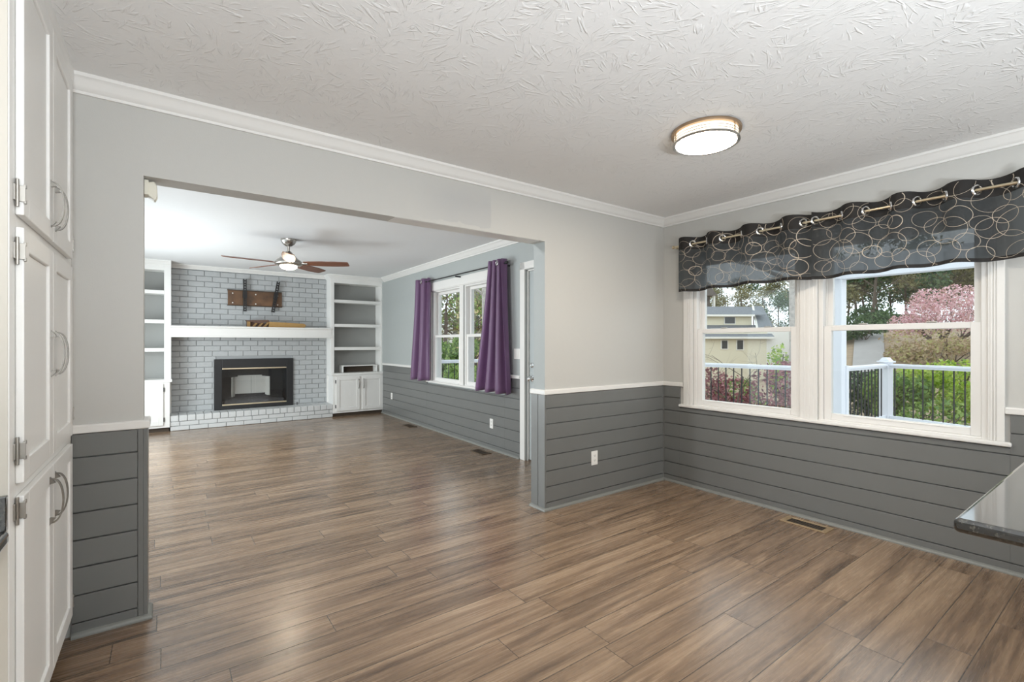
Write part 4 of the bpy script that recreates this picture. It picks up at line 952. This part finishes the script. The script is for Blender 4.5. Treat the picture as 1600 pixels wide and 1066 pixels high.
# driveway climbing the slope
mb = MB(); n = 14; L_, R_ = [], []
for i in range(n+1):
    t = 19+26*i/n; ul = 1330+12*(i/n); ur = 1384-8*(i/n); x, y = place(ul, t); L_.append(mb.bm.verts.new((x, y, ground_z(x, y)+0.06))); x, y = place(ur, t); R_.append(mb.bm.verts.new((x, y, ground_z(x, y)+0.06)))
for i in range(n): mb.face([L_[i], R_[i], R_[i+1], L_[i+1]])
tag(mb.build('driveway', M_drive, None), 'pale concrete driveway climbing the slope behind the deck corner post', 'driveway', None, 'structure')

# deck
DZ = 0.03
mb = MB(); x = 4.0
while x < 9.3:
    y1 = 8.35 if x < 7.35 else 2.70; y0 = -4.0
    mb.box(x, y0, DZ-0.03, x+0.136, y1, DZ); x += 0.142
mb.box(4.0, -4.0, -1.6, 4.1, 8.3, DZ-0.03)
tag(mb.build('deck_floor', M_deck, None), 'white-grey board deck outside both rooms', 'deck', None, 'structure')
def railing(label, p0, p1, posts, spacing=0.128, ztop=0.955, zbot=0.14):
    r = thing('deck_railing', ((p0[0]+p1[0])/2, (p0[1]+p1[1])/2, DZ), label, 'railing', 'white deck railings with black balusters')
    a, b = Vector((p0[0], p0[1], 0)), Vector((p1[0], p1[1], 0)); d = (b-a).normalized(); nn = Vector((-d.y, d.x, 0)); L = (b-a).length
    def W(v): return a+d*v[0]+nn*v[1]+Vector((0, 0, v[2]))
    MB().box(0, -0.045, ztop-0.035, L, 0.045, ztop).box(0, -0.025, ztop-0.065, L, 0.025, ztop-0.035).build('top_rail', M_exwhite, r, W=W, bevel=0.004)
    MB().box(0, -0.025, zbot-0.05, L, 0.025, zbot).build('bottom_rail', M_exwhite, r, W=W, bevel=0.004)
    n = int(L/spacing); bal = None
    for i in range(1, n):
        mb = MB(); s = L*i/n; mb.tube([(s, 0, zbot-0.005), (s, 0, ztop-0.06)], 0.0095, 8)
        mb.build('baluster', M_baluster, r, W=W)
    for s in posts:
        o = MB().box(s*L-0.065, -0.065, DZ, s*L+0.065, 0.065, ztop+0.02).build('post', M_exwhite, r, W=W, bevel=0.004)
        MB().box(s*L-0.09, -0.09, ztop+0.02, s*L+0.09, 0.09, ztop+0.045).prism([(s*L-0.08, ztop+0.045), (s*L+0.08, ztop+0.045), (s*L+0.03, ztop+0.10), (s*L-0.03, ztop+0.10)], 1, -0.05, 0.05).build('post_cap', M_exwhite, o, W=W, bevel=0.006)
    return r
railing('deck railing seen through the left dining window, red maples behind', (7.28, 2.75), (7.28, 5.6), [])
railing('short deck railing running from white column to capped corner post', (7.42, 2.64), (9.20, 2.64), [])
railing('deck railing right of the capped corner post, lime shrubs behind', (9.28, 2.64), (8.62, 0.55), [0.0], )
railing('deck railing seen through the family room windows', (3.6, 8.32), (7.1, 8.32), [1.0])
cp = thing('porch_column', (7.3, 2.62, DZ), 'white square porch column with its beams, left in the right dining window', 'column')
MB().box(7.22, -3.6, 2.13, 7.38, 2.70, 2.40).build('beam', M_exwhite, cp, bevel=0.004)
MB().box(3.96, 2.54, 2.13, 7.22, 2.70, 2.40).build('beam', M_exwhite, cp, bevel=0.004)
MB().box(7.215, 2.535, DZ, 7.385, 2.705, 2.13).build('shaft', M_exwhite, cp, bevel=0.004)
MB().box(7.345, 2.515, DZ, 7.415, 2.585, 0.98).build('rail_newel', M_exwhite, cp, bevel=0.004)

# trees and shrubs
def shrub(name, label, cat, c, rads, n, size, m, seed, stem=True, group=None, lumps=5, mb2=None):
    rg = random.Random(seed); x, y, z = c; gz = ground_z(x, y)
    r = thing(name, (x, y, gz), label, cat, group)
    mb = MB()
    for k in range(lumps):
        ox, oy, oz = (rg.uniform(-0.55, 0.55)*rads[i] for i in range(3)); f = rg.uniform(0.45, 0.7)
        mb.leaves((x+ox, y+oy, z+oz), [q*f for q in rads], n//lumps, size, rg)
    mb.build('foliage', m, r)
    st = MB()
    for k in range(5):
        st.tube([(x+rg.uniform(-.1, .1), y+rg.uniform(-.1, .1), gz-0.1), (x+rg.uniform(-.25, .25)*rads[0], y+rg.uniform(-.25, .25)*rads[1], (gz+z)/2), (x+rg.uniform(-.5, .5)*rads[0], y+rg.uniform(-.5, .5)*rads[1], z+0.4*rads[2])], [0.03, 0.02, 0.008], 6)
    st.build('stem', M_barkd, r)
    return r
def branch(mb, p, d, L, r, depth, rg, tips, spread=0.55):
    n = 4; pts = [p]; q = p.copy(); dd = d.copy()
    for i in range(n):
        dd = (dd+Vector((rg.gauss(0, .12), rg.gauss(0, .12), rg.gauss(0, .10)))).normalized(); q = q+dd*L/n; pts.append(q.copy())
    mb.tube(pts, [r*(1-0.5*i/n) for i in range(n+1)], 6 if depth > 1 else 4, caps=False)
    if depth == 0: tips.append(q); return
    for k in range(rg.choice((2, 3))):
        s = rg.uniform(0.45, 1.0); b = p+(q-p)*s
        nd = (dd+Vector((rg.gauss(0, spread), rg.gauss(0, spread), rg.gauss(0.05, spread*0.8)))).normalized()
        branch(mb, pts[max(1, int(s*n))], nd, L*rg.uniform(0.6, 0.8), r*0.5, depth-1, rg, tips, spread)
def tree(name, label, xy, trunk_r, trunk_h, lean, depth, L, leafn, leafs, lm, bm_, seed, spread=0.55, lr=0.6, gz=None, group=None, top=None):
    rg = random.Random(seed); x, y = xy; g = ground_z(x, y) if gz is None else gz
    r = thing(name, (x, y, g), label, 'tree', group); mb = MB()
    base = Vector((x, y, g-0.15)); topv = Vector((x+lean[0], y+lean[1], g+trunk_h))
    mb.tube([base, base.lerp(topv, 0.35)+Vector((0.05, -0.04, 0)), topv], [trunk_r*1.1, trunk_r*0.9, trunk_r*0.7], 10, caps=False)
    tips = []
    for k in range(4):
        s = 0.55+0.15*k; p = base.lerp(topv, s); a = rg.uniform(0, 2*PI)
        branch(mb, p, Vector((math.cos(a), math.sin(a), 0.7)).normalized(), L*(1.1-0.12*k), trunk_r*0.42, depth, rg, tips, spread)
    mb.build('trunk', bm_, r, smooth=True)
    if leafn:
        lf = MB()
        for t in tips: lf.leaves(t, (lr, lr, lr*0.8), max(3, leafn//len(tips)), leafs, rg, shell=0.2)
        lf.build('foliage', lm, r)
    return r
# near the left dining window
x, y = place(1236, 11.2); tree('tree', 'grey lichen-covered tree trunk behind the left dining window', (x, y), 0.125, 7.5, (0.1, 0.0), 2, 2.2, 260, 0.06, M_lfolive, M_bark, 3)
x, y = place(1128, 10.8); shrub('maple_shrub', 'dark red maple shrub left behind the railing in the left window', 'shrub', (x, y, 0.05), (0.85, 0.85, 0.75), 1500, 0.05, M_lfred, 21, group='red maples behind the deck')
x, y = place(1196, 11.0); shrub('maple_shrub', 'taller dark red maple shrub beside the grey tree trunk', 'shrub', (x, y, 0.02), (0.95, 0.9, 0.85), 1700, 0.05, M_lfred, 22, group='red maples behind the deck')
x, y = place(1150, 12.6); shrub('garden_shrub', 'green shrub showing between and below the red maples', 'shrub', (x, y, -0.45), (2.0, 1.0, 0.85), 2600, 0.06, M_lfgreen, 23)
x, y = place(1222, 13.6); shrub('garden_shrub', 'narrow lime sapling climbing left of the grey trunk', 'shrub', (x, y, 0.55), (0.40, 0.35, 1.05), 620, 0.06, M_lflime, 24)
x, y = place(1118, 9.6); tree('tree', 'bare crooked branches in front of the cream house', (x, y), 0.020, 1.9, (0.5, -0.3), 3, 1.0, 0, 0.05, M_lfolive, M_barkd, 8, 0.7)
# right dining window
for k, (u, t, zc, rd, m_, sd, lab) in enumerate((
    (1508, 12.5, 0.15, (1.25, 1.2, 0.95), M_lflime, 31, 'bright lime shrub at the right edge of the right window'),
    (1440, 14.0, 0.05, (1.5, 1.3, 0.85), M_lflime, 32, 'lime green shrub in the middle of the right window'),
    (1392, 13.0, -0.15, (0.9, 0.9, 0.75), M_lfgreen, 33, 'green shrub right behind the capped corner post'),
    (1470, 11.6, -0.75, (1.4, 1.0, 0.65), M_lfgreen, 34, 'low green shrub behind the balusters of the right window'),
    (1352, 14.5, -0.35, (0.75, 0.75, 0.8), M_lfdark, 35, 'dark shrub below the driveway left of the corner post'),
    (1490, 22.0, 1.15, (4.2, 2.0, 0.8), M_lftan, 36, 'tan undergrowth beneath the pink tree'),
    (1412, 24.0, 0.75, (1.8, 1.5, 0.6), M_lftan, 37, 'tan undergrowth beside the driveway'))):
    x, y = place(u, t); shrub('garden_shrub', lab, 'shrub', (x, y, zc), rd, 3000 if t < 20 else 2400, 0.055 if t < 20 else 0.07, m_, sd, group='shrubs beyond the deck', lumps=6)
def pink():
    rg = random.Random(77); x, y = place(1478, 25); g = ground_z(x, y)
    r = thing('blossom_tree', (x, y, g), 'wide pink blossoming tree in the right dining window', 'tree'); mb = MB(); tips = []
    for k in range(6):
        a = 2*PI*k/6+rg.uniform(-.3, .3); branch(mb, Vector((x, y, g-0.1)), Vector((0.8*math.cos(a), 0.8*math.sin(a), 0.85)).normalized(), 1.7, 0.09, 3, rg, tips, 0.5)
    mb.build('trunk', M_barkd, r)
    lf = MB()
    for k in range(16):
        a = rg.uniform(0, 2*PI); q = rg.uniform(0.2, 2.3); lf.leaves((x+q*math.cos(a), y+q*math.sin(a), 2.9+rg.uniform(-0.9, 0.9)-0.12*q*q+0.3), (0.85, 0.85, 0.6), 420, 0.06, rg, shell=0.3)
    lf.build('blossom', M_lfpink, r)
pink()
# wood on the far hill
rgw = random.Random(5)
far = [(1338, 48, M_lfdark), (1352, 55, M_lfolive), (1372, 46, M_lfolive), (1392, 58, M_lfdark), (1415, 50, M_lfolive), (1440, 56, M_lfolive), (1462, 47, M_lfolive), (1486, 54, M_lfolive), (1510, 48, M_lfolive), (1535, 52, M_lfolive),
       (1322, 60, M_lfdark), (1360, 40, M_lfdark), (1116, 84, M_lfolive), (1138, 92, M_lfolive), (1157, 82, M_lfolive), (1178, 94, M_lfolive), (1197, 84, M_lfdark), (1217, 95, M_lfdark), (1236, 86, M_lfolive)]
kinds = {M_lfdark.name: 'dark evergreen tree', M_lfolive.name: 'bare olive spring tree'}
wh = ['behind the driveway', 'far up the hill', 'above the pink tree', 'behind the cream house', 'beyond the far roof']
for k, (u, t, m_) in enumerate(far):
    x, y = place(u, t)
    side = ('in the left dining window' if u < 1280 else 'in the right dining window')
    o = tree('tree', '%s on the far hill %s' % (kinds[m_.name], side), (x, y), 0.13, 4.6 if u > 1280 else 11.5, (rgw.uniform(-.5, .5), rgw.uniform(-.5, .5)), 2, 2.9, 2400, 0.17, m_, M_barkd, 100+k, 0.6, 1.2, group='%s, %s' % (kinds[m_.name]+'s', side))
for u_, t_, z_, sd_ in ((1400, 36, 2.9, 56), (1375, 42, 3.6, 57)):
    x, y = place(u_, t_); shrub('garden_shrub', 'dark evergreen thicket behind the pink tree', 'shrub', (x, y, z_), (3.0, 2.2, 1.2), 2400, 0.11, M_lfdark, sd_, group='dark thickets behind the pink tree')
x, y = place(1352, 30); shrub('garden_shrub', 'dark evergreen thicket along the top of the driveway', 'shrub', (x, y, 2.2), (2.6, 2.0, 0.8), 2600, 0.10, M_lfdark, 55)
# family room window side
x, y = place(755, 15.5); tree('tree', 'slim tree trunk in the right family room window', (x, y), 0.11, 8.0, (0.0, 0.0), 2, 2.4, 500, 0.07, M_lfolive, M_bark, 61)
for (u, t, zc, rd, n, m_, sd, lab) in ((694, 14.0, 0.75, (1.0, 1.0, 0.75), 2600, M_lfgreen, 62, 'round green shrub behind the railing in the left family room window'),
    (716, 13.0, -0.1, (2.2, 1.2, 0.8), 2600, M_lfgreen, 63, 'low green shrub beneath the family room window railing'),
    (752, 12.5, 0.0, (1.4, 1.0, 0.7), 1800, M_lfgreen, 64, 'green shrub right of centre in the family room windows')):
    x, y = place(u, t); shrub('garden_shrub', lab, 'shrub', (x, y, zc), rd, n, 0.06, m_, sd, group='shrubs beyond the deck')
for k, (u, t, m_) in enumerate(((692, 20, M_lfgreen), (706, 24, M_lfolive), (739, 25, M_lfolive), (676, 40, M_lfolive), (768, 24, M_lfolive))):
    x, y = place(u, t)
    tree('tree', ['leafy green tree high in the left family room window', 'bare olive spring tree outside the family room windows'][min(k, 1)], (x, y), 0.10, 4.2, (0.2, 0.1), 2, 2.2, 1500, 0.10 if k else 0.09, m_, M_barkd, 200+k, 0.5, 0.9, group='trees outside the family room windows')

# ------------------------------------------------------------------ houses beyond
def house_frame(u0, t):
    x0, y0 = place(u0, t); fx, fy = math.sin(YAW), math.cos(YAW); rx, ry = math.cos(YAW), -math.sin(YAW)
    return lambda v: Vector((x0+rx*v[0]+fx*v[1], y0+ry*v[0]+fy*v[1], v[2]))
HT = 45.0; k_ = HT/745
HW = house_frame(1170, HT)
def hx(u): return (u-1170)*k_
def hz(v): return 1.278-(v-536.8)*k_
hs = thing('house', HW((0, 0, -2.4)), 'cream sided house with grey roofs in the left dining window', 'house')
MB().box(hx(1096), 0, -3.2, hx(1199), 5, hz(516)).build('lower_wall', M_siding, hs, W=HW)
MB().box(hx(1199), 0.05, -3.2, hx(1236), 5, hz(518)).build('side_wall', M_sidingw, hs, W=HW)
MB().box(hx(1096), 1.6, hz(516), hx(1188), 5, hz(489)).build('upper_wall', M_siding, hs, W=HW)
MB().prism([(-0.5, hz(526.5)), (-0.5, hz(528)), (1.62, hz(509)), (1.62, hz(507))], 0, hx(1094), hx(1206)).build('porch_roof', M_roof, hs, W=HW, bevel=0)
MB().prism([(1.1, hz(492)), (1.1, hz(490.5)), (4.0, hz(474)), (4.0, hz(476))], 0, hx(1094), hx(1206)).build('main_roof', M_roof, hs, W=HW)
MB().box(hx(1094), 1.0, hz(493.5), hx(1188), 1.12, hz(490.5)).build('gutter', M_sidingw, hs, W=HW)
MB().box(hx(1094), -0.58, hz(529.5), hx(1206), -0.48, hz(526.5)).build('gutter', M_sidingw, hs, W=HW)
mb = MB()
v = [mb.bm.verts.new(HW((hx(a), b, hz(c)))) for a, b, c in ((1186, 0.4, 512), (1213, 0.4, 512), (1221, 3.4, 474), (1204, 3.4, 474), (1186, 0.4, 513.5), (1213, 0.4, 513.5), (1221, 3.4, 475.5), (1204, 3.4, 475.5))]
for f in ((0,1,2,3),(7,6,5,4),(0,4,5,1),(1,5,6,2),(2,6,7,3),(3,7,4,0)): mb.face([v[i] for i in f])
mb.build('wing_roof', M_roof, hs)
mb = MB().box(hx(1188), 0.6, hz(520), hx(1212), 4.5, hz(511.5))
g0 = [HW((hx(u), y, hz(v))) for u, y, v in ((1212, 0.5, 520), (1235, 4.6, 520), (1231, 4.3, 508), (1220.5, 3.35, 476), (1212.5, 0.5, 512.5))]
g1_ = [p + Vector((0.25, 0.1, 0)) for p in g0]
va, vb = [mb.bm.verts.new(p) for p in g0], [mb.bm.verts.new(p) for p in g1_]
mb.face(va); mb.face(vb[::-1])
for i in range(5): mb.face([va[i], va[(i+1) % 5], vb[(i+1) % 5], vb[i]])
mb.bm.verts.ensure_lookup_table()
for i in range(8): mb.bm.verts[i].co = HW(mb.bm.verts[i].co)
mb.build('wing_wall', M_sidingw, hs)
for p, q, m_ in (((1186, 0.35, 512.5), (1204, 3.3, 474), M_sidingw), ((1220.5, 3.3, 474.5), (1232.5, 4.4, 510), M_siding)):
    MB().tube([(hx(p[0]), p[1], hz(p[2])), (hx(q[0]), q[1], hz(q[2]))], 0.10, 4).build('rake_board', m_, hs, W=HW)
for a, b, c, d_, yy in ((1144, 1160, 494.5, 504.5, 1.6), (1127.5, 1136, 532.5, 545, 0), (1151.5, 1160.5, 532, 546, 0)):
    fr = MB().box(hx(a)-0.09, yy-0.06, hz(d_)-0.09, hx(b)+0.09, yy, hz(c)+0.09).build('window', M_sidingw, hs, W=HW)
    MB().box(hx(a), yy-0.08, hz(d_), hx(b), yy-0.055, hz(c)).build('pane', M_pane_dark, fr, W=HW)
MB().box(hx(1197.5), -0.05, -3.2, hx(1200.5), 0.06, hz(528)).build('corner_board', M_sidingw, hs, W=HW)
# gable of the neighbour at the upper left
ng = thing('house', HW((hx(1110), 8, -2.0)), 'white gabled neighbour house at the left edge of the left window', 'house')
q = 1.18
MB().prism([(hx(1070), -3), (hx(1132), -3), (hx(1132), hz(484)*q), (hx(1118), hz(446)*q), (hx(1070), hz(446)*q)], 1, 8, 14).build('wall', M_sidingw, ng, W=HW)
MB().prism([(hx(1116), hz(446)*q), (hx(1121), hz(446)*q), (hx(1138), hz(486)*q), (hx(1132), hz(486)*q)], 1, 7.6, 14.4).build('rake_board', M_siding, ng, W=HW)
fh = thing('house', HW((hx(1195), 16, -1.0)), 'brown roofed house with white pillars far behind the cream house', 'house')
q = 1.36
def fxx(u): return (u-1170)*k_*q
def fzz(v): return 1.278-(v-536.8)*k_*q
MB().box(fxx(1150), 17.5, -2, fxx(1214), 24, fzz(461)).build('wall', M_roofb, fh, W=HW)
MB().prism([(fxx(1150), fzz(462)), (fxx(1218), fzz(462)), (fxx(1206), fzz(446)), (fxx(1160), fzz(446))], 1, 16, 24).build('roof', M_roofb, fh, W=HW)
for u in (1172, 1197, 1213): MB().box(fxx(u), 16.2, -2, fxx(u+2.6), 16.5, fzz(462)).build('pillar', M_sidingw, fh, W=HW)
for u in (1186, 1202):
    f_ = MB().box(fxx(u), 17.3, fzz(475), fxx(u+6), 17.5, fzz(466)).build('window', M_sidingw, fh, W=HW); MB().box(fxx(u+.7), 17.26, fzz(474), fxx(u+5.3), 17.3, fzz(467)).build('pane', M_pane_dark, f_, W=HW)
# yellow house behind the family room windows
YW = house_frame(740, 30); yk = 30/745
yh = thing('house', YW((0, 0, -2.0)), 'yellow sided house in the family room windows', 'house')
MB().box((712-740)*yk, 0, -3, (790-740)*yk, 5, 1.278+70*yk).build('wall', M_yellow, yh, W=YW)
MB().box((676-740)*yk, -1.2, -3, (712-740)*yk, 4, 1.278+28*yk).build('annex', M_sidingw, yh, W=YW)
MB().prism([((708-740)*yk, 1.278+70*yk), ((795-740)*yk, 1.278+70*yk), ((750-740)*yk, 1.278+110*yk)], 1, -0.5, 5.5).build('roof', M_roof, yh, W=YW)
for u, v in ((741, 505), (769, 505), (752, 478)):
    f_ = MB().box((u-740)*yk, -0.1, 1.278-(v+12-536.8)*yk, (u+9-740)*yk, 0, 1.278-(v-12-536.8)*yk).build('window', M_sidingw, yh, W=YW)
    MB().box((u+1.2-740)*yk, -0.12, 1.278-(v+11-536.8)*yk, (u+7.8-740)*yk, -0.1, 1.278-(v-11-536.8)*yk).build('pane', M_pane_dark, f_, W=YW)
